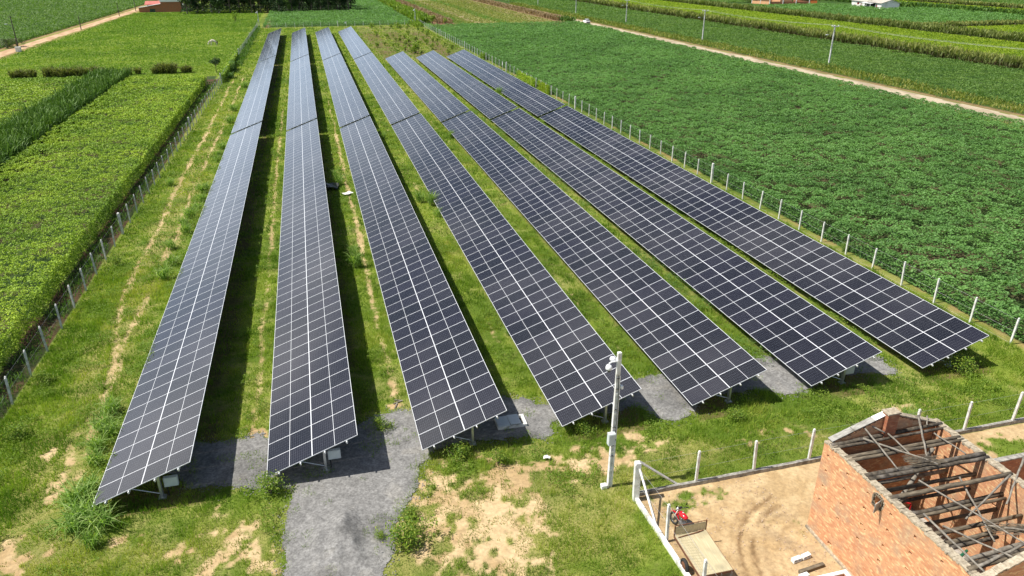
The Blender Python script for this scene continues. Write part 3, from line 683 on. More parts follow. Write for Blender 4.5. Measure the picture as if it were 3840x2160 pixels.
fence('rear fence of thin pale posts crossing behind the solar rows', [(float(v), 297.5) for v in xb], 1.75, M['conc'], M['mesh_d'], thick=(8,))
fence('low kerbed wire fence with pale posts between the solar yard and the ruin', [(12.78, 25.25), (16.0, 25.28), (19.2, 25.33), (22.35, 25.35), (25.5, 25.36), (28.75, 25.36), (31.95, 25.36), (35.2, 25.38), (38.4, 25.38), (41.6, 25.4)], 2.02, M['concw'], M['mesh_d'], curb=M['curb'], braces=[((15.2, 25.4), (12.9, 25.33, 1.95))])
fence('white kerbed fence running towards the camera from the corner post beside the trailer', [(12.72, 25.0), (12.92, 22.12), (12.95, 18.98), (12.95, 15.8)], 2.0, M['concw'], M['mesh_d'], curb=M['concw'], thick=(0,), wt=.27, ht=.2, braces=[((12.88, 22.95), (12.74, 24.86, 1.9))])

# ------------------------------------------------------------------ poles
def camera_pole(x, y, h, label, full=True, lean=(0, 0)):
    t = thing('camera_pole', label, 'camera pole', (x, y, 0), group='camera poles at the yard corners'); t.rotation_euler = (lean[1], lean[0], 0)
    m = MB(); n = 7
    for s in (-1, 1): m.box((s*.075, 0, h/2), (.05, .2, h), taper=.62)
    m.box((0, 0, h/2+.0), (.12, .07, h-.02), taper=.62)
    for k in range(1, 7): m.box((0, 0, k*h/7), (.12, .17, .12))
    m.box((0, 0, h-.55), (.17, .165, 1.14))
    bevel(m.build('post', M['concw'], t), .008)
    m = MB(); m.tube([(.13, -.03, .1), (.135, -.03, h*.45), (.10, -.03, h-1.2)], .028, 8); m.build('conduit', M['white'], t)
    m = MB(); m.tube([(.05, -.14, h*.42), (.06, -.12, h*.7), (.0, -.10, h-1.1)], .014, 6); m.build('cable', M['dark'], t)
    m = MB(); m.box((-.16, -.19, h*.40), (.34, .24, .62)); m.box((-.16, -.315, h*.40), (.29, .012, .56)); b = bevel(m.build('control_box', M['greybox'], t), .012)
    m = MB(); m.box((.0, -.325, h*.40), (.02, .02, .1)); m.build('latch', M['dark'], b)
    c = thing0('dome_camera', t, (-.52, -.12, h-.62))
    m = MB(); m.lathe((0, 0, 0), [(.02, .15), (.10, .13), (.14, .05), (.15, -.05), (.13, -.08)], 16); m.build('housing', M['white'], c, smooth=True)
    m = MB(); m.lathe((0, 0, -.08), [(.115, 0), (.10, -.07), (.06, -.12), (.01, -.135)], 16); m.build('dome', M['glass'], c, smooth=True)
    m = MB(); m.tube([(-.0, 0, .13), (.0, 0, .2), (.12, .04, .24), (.5, .1, .22)], .035, 8); m.build('arm', M['white'], c)
    c = thing0('dome_camera', t, (-.26, .12, h-.36))
    m = MB(); m.lathe((0, 0, 0), [(.02, .12), (.10, .11), (.14, .02), (.12, -.06)], 16); m.build('housing', M['white'], c, smooth=True)
    m = MB(); m.lathe((0, 0, -.06), [(.10, 0), (.08, -.06), (.02, -.1)], 12); m.build('dome', M['glass'], c, smooth=True)
    m = MB(); m.tube([(.05, 0, .02), (.25, -.1, 0)], .03, 8); m.build('arm', M['white'], c)
    m = MB(); m.box((.2, -.1, h-1.75), (.09, .14, .16)); m.tube([(.17, -.08, h-1.7), (.08, 0, h-1.55)], .015, 6); bevel(m.build('sensor', M['white'], t), .01)
    m = MB()
    for z in (h*.25, h*.33, h*.47, h*.6, h*.75, h-1.3): m.box((0, 0, z), (.24-.1*z/h, .225-.07*z/h, .02))
    m.build('strap', M['steel'], t)
    m = MB(); m.box((-.30, -.05, .12), (.28, .24, .22)); bevel(m.build('ground_box', M['white'], t), .015)
    return t
def thing0(name, parent, loc):
    o = link(name, None, parent=parent, loc=loc); o.empty_display_size = .1; return o
camera_pole(11.87, 26.21, 7.4, 'tall white concrete pole with two dome cameras and a grey box beside the fence corner', lean=(.012, .0))
camera_pole(-16.2, 306, 5.4, 'distant slim camera pole at the far left corner of the solar yard')
camera_pole(42.3, 303.5, 5.4, 'distant slim camera pole at the far right corner of the yard beside the hedge')

def power_pole(x, y, h, label, mat, lamp=True, arm=True, group='power poles beyond the road'):
    t = thing('power_pole', label, 'power pole', (x, y, 0), group=group)
    m = MB(); m.box((-.08, 0, h/2), (.1, .3, h), taper=.6); m.box((.08, 0, h/2), (.1, .3, h), taper=.6); m.box((0, 0, h*.5), (.1, .1, h-.1), taper=.6); m.build('post', mat, t)
    if arm:
        a = MB(); a.box((.1, 0, h-.25), (1.9, .1, .12)); am = a.build('crossarm', mat, t)
        for dx in (-.8, -.25, .95):
            i = MB(); i.lathe((dx, 0, h-.19), [(.05, 0), (.11, .05), (.06, .12), (.11, .18), (.05, .26)], 10); i.build('insulator', M['white'], am)
    if lamp:
        l = MB(); l.tube([(0, 0, h*.72), (-.9, 0, h*.78), (-1.5, 0, h*.78)], .035, 6); lm = l.build('lamp_arm', M['steel'], t)
        l = MB(); l.box((-1.75, 0, h*.775), (.6, .24, .12)); l.build('lamp_head', M['white'], lm)
    return t
PP = [((3106.5, 246), 9.0, 'nearest grey power pole beyond the right road, with crossarm and white insulators'),
      ((2633, 156), 9.0, 'second nearest grey power pole beyond the right road'),
      ((2347, 88), 8.6, 'third power pole along the right road, before the cane hedge'),
      ((2159, 54), 8.6, 'power pole behind the white car on the right road'),
      ((2017, 22), 8.6, 'power pole beside the far bend of the right road'),
      ((1908, 5), 8.6, 'farthest power pole, beyond the dry corn strip')]
ppos = []
for (px, py), h, lb in PP:
    g = at(px, py); ppos.append((g[0], g[1], h)); power_pole(g[0], g[1], h, lb, M['conc'])
p0, p1 = np.array(ppos[0]), np.array(ppos[1]); ppos = [tuple(p0+(p0-p1)*np.array([1, 1, 0]))]+ppos
for k, dx in enumerate((-.8, -.25, .95)):
    m = MB(); P = []
    for a, b in zip(ppos[:-1], ppos[1:]):
        for i in range(9): t = i/8; P.append((a[0]*(1-t)+b[0]*t+dx, a[1]*(1-t)+b[1]*t, (a[2]*(1-t)+b[2]*t)+.05-.6*4*t*(1-t)))
    m.tube(P, .009, 4, cap=False); o = m.build('power_cable', M['wire'])
    tag(o, ['outermost of the three thin pale cables, on the left end of the crossarms', 'middle one of the three thin pale cables above the cane hedge', 'thin pale cable on the right end of the pole crossarms'][k], 'cable', 'cables along the right road')
for (px, py), h, lb, lamp in (((69, 179), 8.6, 'dark street lamp pole beside the left dirt track and the palms', True), ((304.6, 111), 4.4, 'short dark pole at the edge of the left dirt track', False),
                              ((448, 60), 5.6, 'dark pole on the left dirt track, short of the brick house', False), ((510, 43), 7.0, 'dark pole at the corner of the brick house', False)):
    g = at(px, py); t = thing('street_pole', lb, 'pole', (g[0], g[1], 0), group='dark poles on the left track')
    m = MB(); m.tube([(0, 0, 0), (0, 0, h)], [.17, .11], 8); m.build('post', M['dpole'], t)
    if h > 5: m = MB(); m.box((0, 0, h-.3), (1.4, .1, .1)); m.build('crossarm', M['dpole'], t)
    if lamp:
        m = MB(); m.tube([(0, 0, h*.68), (-1.3, 0, h*.75)], .04, 6); lm = m.build('lamp_arm', M['steel'], t)
        m = MB(); m.box((-1.6, 0, h*.75), (.7, .3, .14)); m.build('lamp_head', M['white'], lm)
g = at(71, 194); t = thing('roadside_box', 'white concrete box standing beside the left dirt track', 'box', (g[0], g[1], 0))
m = MB(); m.box((0, 0, .6), (1.25, .9, 1.2)); bevel(m.build('body', M['concw'], t), .03); m = MB(); m.box((0, 0, 1.24), (1.4, 1.05, .08)); m.build('lid', M['conc'], t)

# ------------------------------------------------------------------ the roofless brick ruin
def wall_grid(mb, o, along, L, Hh, th, holes):
    """solid wall with real openings; along = 'x' or 'y'; holes (u0,u1,z0,z1)"""
    us = sorted({0, L, *[h[0] for h in holes], *[h[1] for h in holes]}); zs = sorted({0, Hh, *[h[2] for h in holes], *[h[3] for h in holes]})
    solid = [[not any(h[0] <= (us[i]+us[i+1])/2 <= h[1] and h[2] <= (zs[j]+zs[j+1])/2 <= h[3] for h in holes) for j in range(len(zs)-1)] for i in range(len(us)-1)]
    def P(u, v, z): return (o[0]+u, o[1]+v, o[2]+z) if along == 'x' else (o[0]+v, o[1]+u, o[2]+z)
    def S(i, j): return 0 <= i < len(us)-1 and 0 <= j < len(zs)-1 and solid[i][j]
    for i in range(len(us)-1):
        for j in range(len(zs)-1):
            if not solid[i][j]: continue
            a, b, c, d = us[i], us[i+1], zs[j], zs[j+1]
            fl = along == 'x'
            def q(*p): p = list(p); mb.raw(p if fl else p[::-1], [(0, 1, 2, 3)])
            q(P(a, 0, c), P(b, 0, c), P(b, 0, d), P(a, 0, d)); q(P(b, th, c), P(a, th, c), P(a, th, d), P(b, th, d))
            if not S(i-1, j): q(P(a, th, c), P(a, 0, c), P(a, 0, d), P(a, th, d))
            if not S(i+1, j): q(P(b, 0, c), P(b, th, c), P(b, th, d), P(b, 0, d))
            if not S(i, j+1): q(P(a, 0, d), P(b, 0, d), P(b, th, d), P(a, th, d))
            if not S(i, j-1): q(P(a, th, c), P(b, th, c), P(b, 0, c), P(a, 0, c))
BX0, BX1, BY0, BY1, BH, TH = 19.45, 25.15, 13.35, 21.35, 4.62, .28
ruin = thing('brick_building', 'tall orange brick ruin without a roof, crossed by charred log beams', 'building', (BX0, BY0, 0))
holes = [(18.18-BY0-.40, 18.18-BY0, 3.95, 4.42)]
hr = np.random.default_rng(3)
for yy in (20.95, 19.73, 18.52, 17.27, 16.04, 14.8):
    for zz in (4.14, 3.40, 2.61, 1.85):
        if abs(yy-18.0) < .1: continue
        u = yy-BY0+hr.normal(0, .02); w = hr.uniform(.05, .085); h_ = hr.uniform(.04, .07); z_ = zz+hr.normal(0, .012)
        holes.append((u-w, u+w, z_-h_, z_+h_))
holes += [(19.88-BY0-.14, 19.88-BY0+.10, .26, .42), (19.7-BY0-.03, 19.7-BY0+.03, 2.22, 2.27), (18.26-BY0-.05, 18.26-BY0+.03, 2.5, 2.56)]
m = MB(); wall_grid(m, (0, 0, 0), 'y', BY1-BY0, BH, TH, holes); m.build('wall', M['brick'], ruin)
m = MB(); wall_grid(m, (BX1-BX0-TH, 0, 0), 'y', BY1-BY0, BH+.1, TH, [(5.75, 5.98, 2.0, 2.08), (2.2, 3.3, .0, 2.1), (4.1, 4.3, 3.1, 3.2)]); m.build('wall', M['brick'], ruin)
def gable(yy, nm, pier):
    W_ = BX1-BX0; m = MB(); wall_grid(m, (TH+.003, yy, 0), 'x', W_-2*TH-.006, BH-.05, .22, [(.9, 1.05, 3.3, 3.42), (3.1, 3.2, 2.2, 2.3)])
    n = 26; pr = np.random.default_rng(8)
    for i in range(n):                     # stepped brick rake
        a = i/n*W_; b = (i+1)/n*W_; zt = BH-.05+(1.02)*(1-abs((a+b)/2-W_/2)/(W_/2))+pr.normal(0, .012)
        m.box(((a+b)/2, yy+.11, (BH-.047+zt)/2), (b-a-.001, .22, zt-BH+.047))
    o = m.build('gable_wall', M['brick'], ruin)
    if pier: m = MB(); m.box((W_/2-.02, yy-.06, 5.15), (.56, .36, 1.28)); m.build('pier', M['brickd'], ruin); m = MB(); m.box((W_/2-.02, yy-.06, 5.82), (.64, .44, .06)); m.build('coping', M['mortar'], ruin)
gable(BY1-BY0-.225, 'far', True); gable(.003, 'near', False)
cr_ = np.random.default_rng(4)
for xx, zt in ((TH/2, BH), (BX1-BX0-TH/2, BH+.1)):
    m = MB(); n = 84; L = BY1-BY0
    for i in range(n): m.box((xx+cr_.normal(0, .008), (i+.5)*L/n, zt+.028+cr_.normal(0, .01)), (TH+.03+cr_.normal(0, .02), L/n*1.08, .06+cr_.uniform(0, .03)), rz=cr_.normal(0, .06))
    m.build('coping', M['mortar'], ruin)
m = MB(); W_ = BX1-BX0
for a, b in ((.15, 1.15), (1.17, 2.5)):
    za, zb = [BH+.04+1.02*v/(W_/2) for v in (a, b)]; m.box(((a+b)/2, BY1-BY0-.12, (za+zb)/2+.05), (math.hypot(b-a, zb-za), .30, .035), ry=-math.atan2(zb-za, b-a))
m.build('verge_board', M['verge'], ruin)
m = MB(); a, b = 2.1, 2.6; za, zb = [BH+.04+1.02*v/(W_/2) for v in (a, b)]; m.box(((a+b)/2, BY1-BY0-.16, (za+zb)/2+.10), (.55, .28, .03), ry=-math.atan2(zb-za, b-a)); m.build('verge_board', M['cloth'], ruin)['label'] = 'short bright white board near the peak'
m = MB()
for i in range(16):
    a = W_/2+.35+i*.155; za = BH+.03+1.02*(1-(a-W_/2)/(W_/2)); m.box((a, BY1-BY0-.12, za+.03), (.16, .3, .05), ry=math.atan2(1.02, W_/2))
m.build('coping', M['mortar'], ruin)
m = MB(); m.box((W_/2, (BY1-BY0)/2, .03), (W_-2*TH, BY1-BY0-.5, .06)); m.build('floor', M['curb'], ruin)
m = MB()
for i in range(34):
    u = (i+.5)*W_/34; za = BH-.03+1.02*(1-abs(u-W_/2)/(W_/2)); m.box((u, .115+cr_.normal(0, .006), za+.02+cr_.normal(0, .008)), (W_/34*1.1, .26, .06), ry=math.atan2(1.02, W_/2)*(1 if u > W_/2 else -1))
m.build('coping', M['mortar'], ruin)
# plinth strip at the foot of the long wall
m = MB(); m.box((-.05, (BY1-BY0)/2, .05), (.10, BY1-BY0, .12)); m.build('plinth', M['mortar'], ruin)
# window with open shutter
wy = 18.18-BY0-.20; wz = 4.185
w_ = thing0('window', ruin, (-.02, wy, wz)); w_.name = 'window'
m = MB()
for a, b, c_, d in ((0, -.225, .07, .47), (0, .225, .07, .47), ): m.box((a, b, 0), (.08, .05, .52))
m.box((0, 0, .245), (.08, .40, .04)); m.box((0, 0, -.245), (.08, .40, .04)); m.build('frame', M['wood'], w_)
m = MB(); m.box((-.20, .20-.42, -.02), (.40, .03, .42), rz=.35); bevel(m.build('shutter', M['curb'], w_), .006)
m = MB()
pr = np.random.default_rng(12)
for a in range(26):
    t = a/26*2*math.pi; m.box((-.004, .27*math.cos(t)+pr.normal(0, .015), .29*math.sin(t)+pr.normal(0, .015)), (.012, .11, .11), rx=pr.uniform(0, 3))
o = m.build('mortar_patch', M['mortar'], ruin, loc=(-.004, wy, wz))
# beams
br_ = np.random.default_rng(21)
X0, X1 = .06, W_-.1
def beam(ya, yb, za, zb, r, mat='wood', xa=X0, xb=X1):
    m = MB(); m.log((xa, ya-BY0, za), (xb, yb-BY0, zb), r, r*.9, 8, .02, 8, br_); m.build('roof_beam', M[mat], ruin, smooth=True)
for ya, yb, za, zb, r, mt in ((21.0, 20.98, 4.66, 4.78, .09, 'woodc'), (20.85, 20.7, 4.62, 4.75, .07, 'woodc'), (20.12, 19.98, 4.66, 4.76, .085, 'wood'), (19.95, 19.78, 4.64, 4.75, .08, 'wood'),
                              (18.92, 18.72, 4.68, 4.80, .11, 'woodc'), (18.72, 18.52, 4.66, 4.78, .09, 'woodc'), (17.58, 17.42, 4.66, 4.78, .10, 'wood'), (13.9, 14.0, 4.68, 4.78, .08, 'wood')): beam(ya, yb, za, zb, r, mt)
for ya, yb, z_, r, mt in ((21.0, 21.0, 3.86, .09, 'stick'), (18.75, 18.68, 3.85, .09, 'wood'), (17.35, 17.38, 3.86, .095, 'woodc'), (17.2, 17.2, 3.80, .07, 'wood'), (16.45, 16.41, 3.6, .09, 'wood')): beam(ya, yb, z_, z_, r, mt, TH-.02, W_-TH+.02)
for ya, yb, z_, r, mt in ((20.0, 19.97, 3.06, .09, 'stick'), (18.8, 18.75, 3.05, .085, 'woodc'), (17.45, 17.42, 3.06, .085, 'wood')): beam(ya, yb, z_, z_, r, mt, TH-.02, W_-TH+.02)
beam(15.62, 15.75, 3.95, 3.85, .10, 'wood', TH-.02, 3.2); beam(15.45, 15.55, 3.92, 3.8, .08, 'woodc', TH-.02, 3.3); beam(14.75, 15.0, 3.95, 3.85, .09, 'stick', TH-.02, 3.9); beam(14.6, 14.8, 3.9, 3.8, .09, 'woodc', TH-.02, 4.4)
beam(19.2, 20.2, 2.2, 4.2, .10, 'stick', 2.2, 4.6); beam(18.3, 19.4, 3.3, 3.4, .08, 'wood', 1.2, 3.6)
# loose poles lying on the beams and walls
def pole(a, b, r, label, mat='stick', grp=None):
    m = MB(); m.log(a, b, r, r*.8, 7, .02, 6, br_); o = m.build('loose_pole', M[mat], smooth=True); tag(o, label, 'wooden pole', 'loose poles lying across the ruined roof')
for (a, b, lb, r, z_) in (((23.9, 21.2), (22.38, 18.91), 'long pole from the far gable, right of the brick pier, to the charred beam', .045, (5.25, 4.9)),
    ((21.17, 21.4), (20.85, 18.76), 'straight pale pole leaning from the grey verge board to the charred beam', .04, (5.2, 4.85)),
    ((21.25, 21.35), (21.98, 20.85), 'short bright pole jutting inwards from the grey verge board', .05, (5.3, 4.95)),
    ((22.16, 20.86), (22.04, 19.41), 'short grey pole in the middle of the far bay', .04, (4.86, 4.84)),
    ((20.93, 20.87), (22.51, 18.5), 'crooked grey pole crossing the far bay diagonally', .045, (4.84, 4.95)),
    ((24.03, 20.33), (24.12, 18.76), 'thin grey pole close to the right wall of the far bay', .035, (4.90, 4.95)),
    ((23.19, 18.0), (21.88, 15.0), 'long thin pole crossing the middle bay to the thatch remains', .04, (4.55, 4.3)),
    ((21.19, 18.02), (22.63, 14.0), 'long crooked pole running from the second beam towards the near gable', .035, (4.82, 4.6)),
    ((20.01, 16.44), (19.85, 13.6), 'pale pole lying along the left wall top in the near bay', .045, (4.76, 4.78)),
    ((20.7, 16.13), (21.09, 13.5), 'grey pole from the near bay to the near gable top', .04, (4.3, 5.05)),
    ((26.1, 17.9), (23.71, 16.3), 'pole sticking out over the right wall of the ruin', .045, (5.05, 4.5)),
    ((24.73, 17.22), (21.92, 16.3), 'bent grey pole crossing the near beams', .045, (4.95, 4.2)),
    ((24.52, 21.3), (24.19, 20.9), 'short stub of pole at the far right corner', .035, (5.05, 4.9)),
    ((22.26, 15.76), (24.2, 14.2), 'thin pole in the near right of the ruin', .035, (4.3, 4.7)),
    ((19.85, 13.85), (22.05, 14.15), 'grey log lying inside the near gable', .06, (4.75, 4.9))):
    pole((a[0], a[1], z_[0]), (b[0], b[1], z_[1]), r, lb)
def thatch(x, y, z, L, ang, label):
    V = []; m = MB(); rr = np.random.default_rng(int(x*10))
    for i in range(130):
        a = rr.normal(0, .10); o = rr.uniform(-.5, .15)*L; l_ = rr.uniform(.3, .8)*L*.5; c, s = math.cos(ang+a), math.sin(ang+a); w = rr.normal(0, .13)
        p = (x+c*o-s*w, y+s*o+c*w, z+rr.uniform(0, .12)); m.tube([p, (p[0]+c*l_, p[1]+s*l_, p[2]+rr.normal(0, .03))], .011, 3, cap=False)
    o = m.build('thatch_bundle', M['woodc'] if False else M['wood']); tag(o, label, 'thatch')
thatch(22.2, 18.9, 4.88, 1.7, -.25, 'collapsed grey thatch bundle draped over the charred double beam')
thatch(23.0, 15.3, 4.28, 2.2, -.35, 'torn grey thatch bundle hanging in the near bay of the ruin')
# red frame and green tool left inside the ruin
m = MB()
for a, b in (((21.9, 19.1, 1.5), (21.9, 19.1, 2.7)), ((22.3, 19.0, 1.4), (22.3, 19.0, 2.6)), ((21.9, 19.1, 2.7), (22.3, 19.0, 2.6)), ((21.9, 19.1, 2.2), (22.3, 19.0, 2.1)), ((21.9, 19.1, 1.5), (21.5, 18.6, .06)), ((22.3, 19., 1.4), (22.7, 18.4, .06)), ((21.9, 19.1, 1.6), (22.3, 19., 1.4))): m.tube([a, b], .03, 6)
tag(m.build('metal_frame', M['red']), 'red tubular metal frame standing inside the ruin, seen between the beams', 'metal frame')
m = MB(); m.tube([(21.1, 16.6, .06), (22.1, 16.0, 2.9)], .05, 6); m.tube([(21.5, 16.9, .06), (22.1, 16.0, 2.9)], .05, 6); m.box((21.6, 16.4, 1.4), (.5, .06, .08), rz=-.5)
tag(m.build('green_trestle', M['greenp']), 'green metal trestle standing inside the near half of the ruin', 'trestle')
# low brick wall running off to the right of the ruin
t = thing('brick_wall', 'red brick yard wall with grey coping running right from the ruin', 'wall', (25.2, 20.8, 0))
m = MB(); m.box((5, 0, 1.08), (9.9, .2, 2.16)); m.build('wall', M['brickd'], t); m = MB(); m.box((5, 0, 2.19), (9.94, .26, .06)); m.build('coping', M['curb'], t)
# small brick basin at the frame edge
t = thing('brick_basin', 'open brick basin with a white rim at the foot of the ruin wall', 'basin', (17.0, 16.6, 0))
m = MB()
for c, d in (((.8, 1.24, .47), (1.6, .12, .94)), ((.8, .06, .47), (1.6, .12, .94)), ((.06, .65, .47), (.12, 1.06, .94)), ((1.54, .65, .47), (.12, 1.06, .94)), ((.8, .65, .06), (1.36, 1.06, .12))): m.box(c, d)
m.build('wall', M['brick'], t); m = MB()
for c, d in (((.8, 1.24, .965), (1.66, .15, .05)), ((.8, .06, .965), (1.66, .15, .05)), ((.06, .65, .965), (.15, 1.03, .05)), ((1.54, .65, .965), (.15, 1.03, .05))): m.box(c, d)
m.build('rim', M['cloth'], t)
def block(x, y, rz, lb):
    m = MB(); L, W2, h, w = .42, .19, .19, .028
    for c, d in (((0, W2/2-w/2, h/2), (L, w, h)), ((0, -W2/2+w/2, h/2), (L, w, h)), ((-L/2+w/2, 0, h/2), (w, W2-2*w, h)), ((L/2-w/2, 0, h/2), (w, W2-2*w, h)), ((0, 0, h/2), (w, W2-2*w, h))): m.box(c, d)
    o = m.build('concrete_block', M['concw'], loc=(x, y, .0)); o.rotation_euler = (math.pi/2, 0, rz); o.location.z = .1; tag(o, lb, 'block', 'hollow concrete blocks near the ruin')
block(17.72, 19.74, .12, 'left one of the two white hollow blocks lying on the sand'); block(18.2, 19.8, .2, 'right one of the two white hollow blocks, nearer the ruin wall'); block(17.45, 18.85, .1, 'white hollow block half behind the timber plank')
m = MB(); m.box((0, 0, .08), (1.25, .16, .15)); o = bevel(m.build('timber', M['wood'], loc=(18.05, 19.06, 0)), .01); o.rotation_euler = (0, 0, .10); tag(o, 'thick weathered timber lying on the sand below the hollow blocks', 'timber')

# ------------------------------------------------------------------ cable pit
t = thing('cable_pit', 'concrete cable pit half open beside the third solar row', 'pit', (7.8, 32.05, .03)); t.rotation_euler = (0, 0, -.02)
m = MB()
for c, d in (((.82, .05, .09), (1.64, .1, .16)), ((.82, .93, .09), (1.64, .1, .16)), ((.05, .49, .09), (.1, .78, .16)), ((1.56, .49, .09), (.16, .78, .16))): m.box(c, d)
bevel(m.build('rim', M['conc'], t), .01); m = MB(); m.box((.82, .49, -.0), (1.44, .78, .02)); m.build('floor', M['dark'], t)
m = MB(); m.box((.36, .49, .20), (.68, .92, .05)); bevel(m.build('lid', M['greybox'], t), .012)
m = MB(); m.box((1.0, .50, .235), (.60, .90, .05), rz=.04, ry=.03); bevel(m.build('lid', M['greybox'], t), .012)

# ------------------------------------------------------------------ flatbed trailer
t = thing('flatbed_trailer', 'small flatbed trailer with plywood deck and rusty headboard behind the motorcycle', 'trailer', (13.68, 20.42, 0), R(-1.0))
m = MB(); m.box((0, 0, .80), (1.45, 2.34, .03)); m.build('deck', M['ply'], t)
m = MB()
for s in (-1, 1): m.box((s*.73, 0, .745), (.05, 2.36, .11)); m.box((0, s*1.16, .745), (1.41, .05, .09)); m.box((s*.35, 0, .71), (.06, 2.3, .07))
m.box((0, -.05, .6), (1.35, .06, .06)); m.box((-.5, -.05, .66), (.06, .5, .06)); m.box((.5, -.05, .66), (.06, .5, .06)); m.build('chassis', M['rust'], t)
hb = thing0('headboard', t, (0, 1.16, .82)); m = MB(); m.box((0, .02, .22), (1.44, .03, .40)); m.build('panel', M['ply'], hb); m = MB()
for s in (-1, 1): m.box((s*.735, .02, .24), (.04, .05, .56))
m.tube([(-.73, .02, .5), (.73, .02, .5)], .016, 6); m.build('frame', M['rust'], hb)
for s in (-1, 1):
    w_ = thing0('wheel', t, (s*.80, -.05, .31)); m = MB(); m.torus((0, 0, 0), .235, .075, sx=1.15); m.build('tyre', M['rubber'], w_, smooth=True)
    m = MB(); m.lathe((-.07, 0, 0), [(.04, -.02), (.17, 0), (.19, .03), (.19, .10), (.16, .13), (.05, .12)], 16, 'X')
    for k in range(5): a = k*2*math.pi/5; m.lathe((s*.08-.0, .09*math.cos(a), .09*math.sin(a)), [(.02, -.01), (.02, .02)], 6, 'X')
    m.build('rim', M['rust'], w_, smooth=True)
for xx in (.2, .66): m = MB(); m.tube([(xx, -1.19, .78), (xx, -1.23, .72), (xx, -1.25, .62), (xx-.04, -1.23, .58), (xx-.05, -1.2, .62)], .014, 6); m.build('hook', M['steel'], t)
m = MB(); m.tube([(-.62, 1.0, .84), (.3, 1.06, .86), (.62, 1.12, .85)], .022, 6); o = m.build('iron_bar', M['rust'], loc=(13.68, 20.42, 0)); tag(o, 'dark iron bar lying across the trailer deck below the headboard', 'bar')

# ------------------------------------------------------------------ motorcycle
mc = thing('motorcycle', 'red motorcycle parked between the white fence and the trailer headboard', 'motorcycle', (13.86, 22.45, 0), R(190), None)
mc.rotation_euler = (0, R(7), R(12))
# local: +y is forward (towards the far end), x sideways
for nm, yy, r_ in (('front', .66, .30), ('rear', -.62, .30)):
    w_ = thing0('wheel', mc, (0, yy, r_)); m = MB(); m.torus((0, 0, 0), r_-.05, .05, sx=.95); m.build('tyre', M['rubber'], w_, smooth=True)
    m = MB(); m.torus((0, 0, 0), r_-.095, .015); m.lathe((-.05, 0, 0), [(.06, 0), (.06, .1)], 12, 'X')
    for k in range(12): a = k*math.pi/6; m.tube([(0, .05*math.cos(a), .05*math.sin(a)), (0, (r_-.095)*math.cos(a+.2), (r_-.095)*math.sin(a+.2))], .005, 4)
    m.build('rim', M['steel'], w_, smooth=True)
m = MB(); m.lathe((0, .17, .80), [(.03, -.27), (.12, -.22), (.155, -.05), (.165, .08), (.14, .2), (.07, .28), (.02, .30)], 16, 'Y', sc=(.85, .75)); o = m.build('fuel_tank', M['red'], mc, smooth=True)
m = MB(); m.lathe((0, .22, .90), [(.04, 0), (.04, .03)], 10); m.build('fuel_cap', M['alu'], mc)
m = MB(); m.lathe((0, -.38, .78), [(.03, -.36), (.10, -.33), (.125, -.15), (.115, .1), (.09, .26), (.03, .3)], 14, 'Y', sc=(1.05, .5)); m.build('seat', M['dark'], mc, smooth=True)
m = MB(); m.tube([(0, .52, .78), (0, .3, .72), (0, -.1, .62), (0, -.6, .66)], .022, 8); m.tube([(0, .5, .7), (.03, .25, .35), (0, -.1, .32), (0, -.25, .6)], .02, 8)
for s in (-1, 1): m.tube([(s*.07, -.62, .3), (s*.08, -.1, .34)], .018, 6); m.tube([(s*.1, -.58, .32), (s*.1, -.42, .68)], .025, 8)
m.build('frame', M['dark'], mc, smooth=True)
m = MB(); m.box((0, .12, .40), (.22, .30, .22)); m.lathe((0, .2, .45), [(.07, 0), (.08, .05), (.07, .16), (.05, .2)], 12); m.lathe((-.13, .02, .36), [(.09, 0), (.09, .26)], 14, 'X'); bevel(m.build('engine', M['steel'], mc), .01)
m = MB()
for s in (-1, 1): m.tube([(s*.075, .66, .30), (s*.08, .56, .62), (s*.08, .47, .92)], [.024, .024, .02], 8)
m.build('fork', M['alu'], mc, smooth=True)
m = MB(); m.tube([(-.36, .34, 1.02), (-.18, .42, .98), (0, .46, .95), (.18, .42, .98), (.36, .34, 1.02)], .014, 8); hbm = m.build('handlebar', M['steel'], mc, smooth=True)
for s in (-1, 1):
    m = MB(); m.tube([(s*.27, .375, 1.005), (s*.38, .33, 1.025)], .022, 8); m.build('grip', M['dark'], hbm)
    m = MB(); m.tube([(s*.2, .41, .99), (s*.27, .40, 1.15)], .007, 5); m.lathe((s*.29, .40, 1.18), [(.02, -.01), (.055, 0), (.02, .012)], 10, 'Y'); m.build('mirror', M['dark'], hbm)
m = MB(); m.lathe((0, .54, .88), [(.04, -.06), (.09, -.02), (.095, .04), (.03, .07)], 14, 'Y'); m.build('headlight', M['alu'], mc, smooth=True)
for s in (-1, 1): m = MB(); m.lathe((s*.06, .46, 1.0), [(.05, 0), (.052, .04), (.03, .05)], 12); m.build('gauge', M['dark'], mc)
m = MB()
for k in range(8): a = math.pi*(.15+.65*k/7); b = math.pi*(.15+.65*(k+1)/7); m.box((0, .66+.325*math.cos((a+b)/2), .30+.325*math.sin((a+b)/2)), (.11, .12, .012), rx=(a+b)/2+math.pi/2)
m.build('mudguard', M['red'], mc)
m = MB(); m.box((0, -.78, .66), (.14, .34, .025), rx=-.4); m.box((0, -.86, .58), (.17, .02, .14)); m.build('tail', M['dark'], mc)
m = MB(); m.tube([(.12, .2, .36), (.14, .0, .22), (.15, -.4, .24), (.15, -.8, .32)], [.022, .022, .04, .045], 10); m.build('exhaust', M['steel'], mc, smooth=True)
m = MB()
for s in (-1, 1): m.tube([(s*.06, .1, .28), (s*.24, .12, .27)], .014, 6)
m.tube([(-.1, -.02, .3), (-.24, -.08, .03)], .012, 6); m.build('footrest', M['steel'], mc)

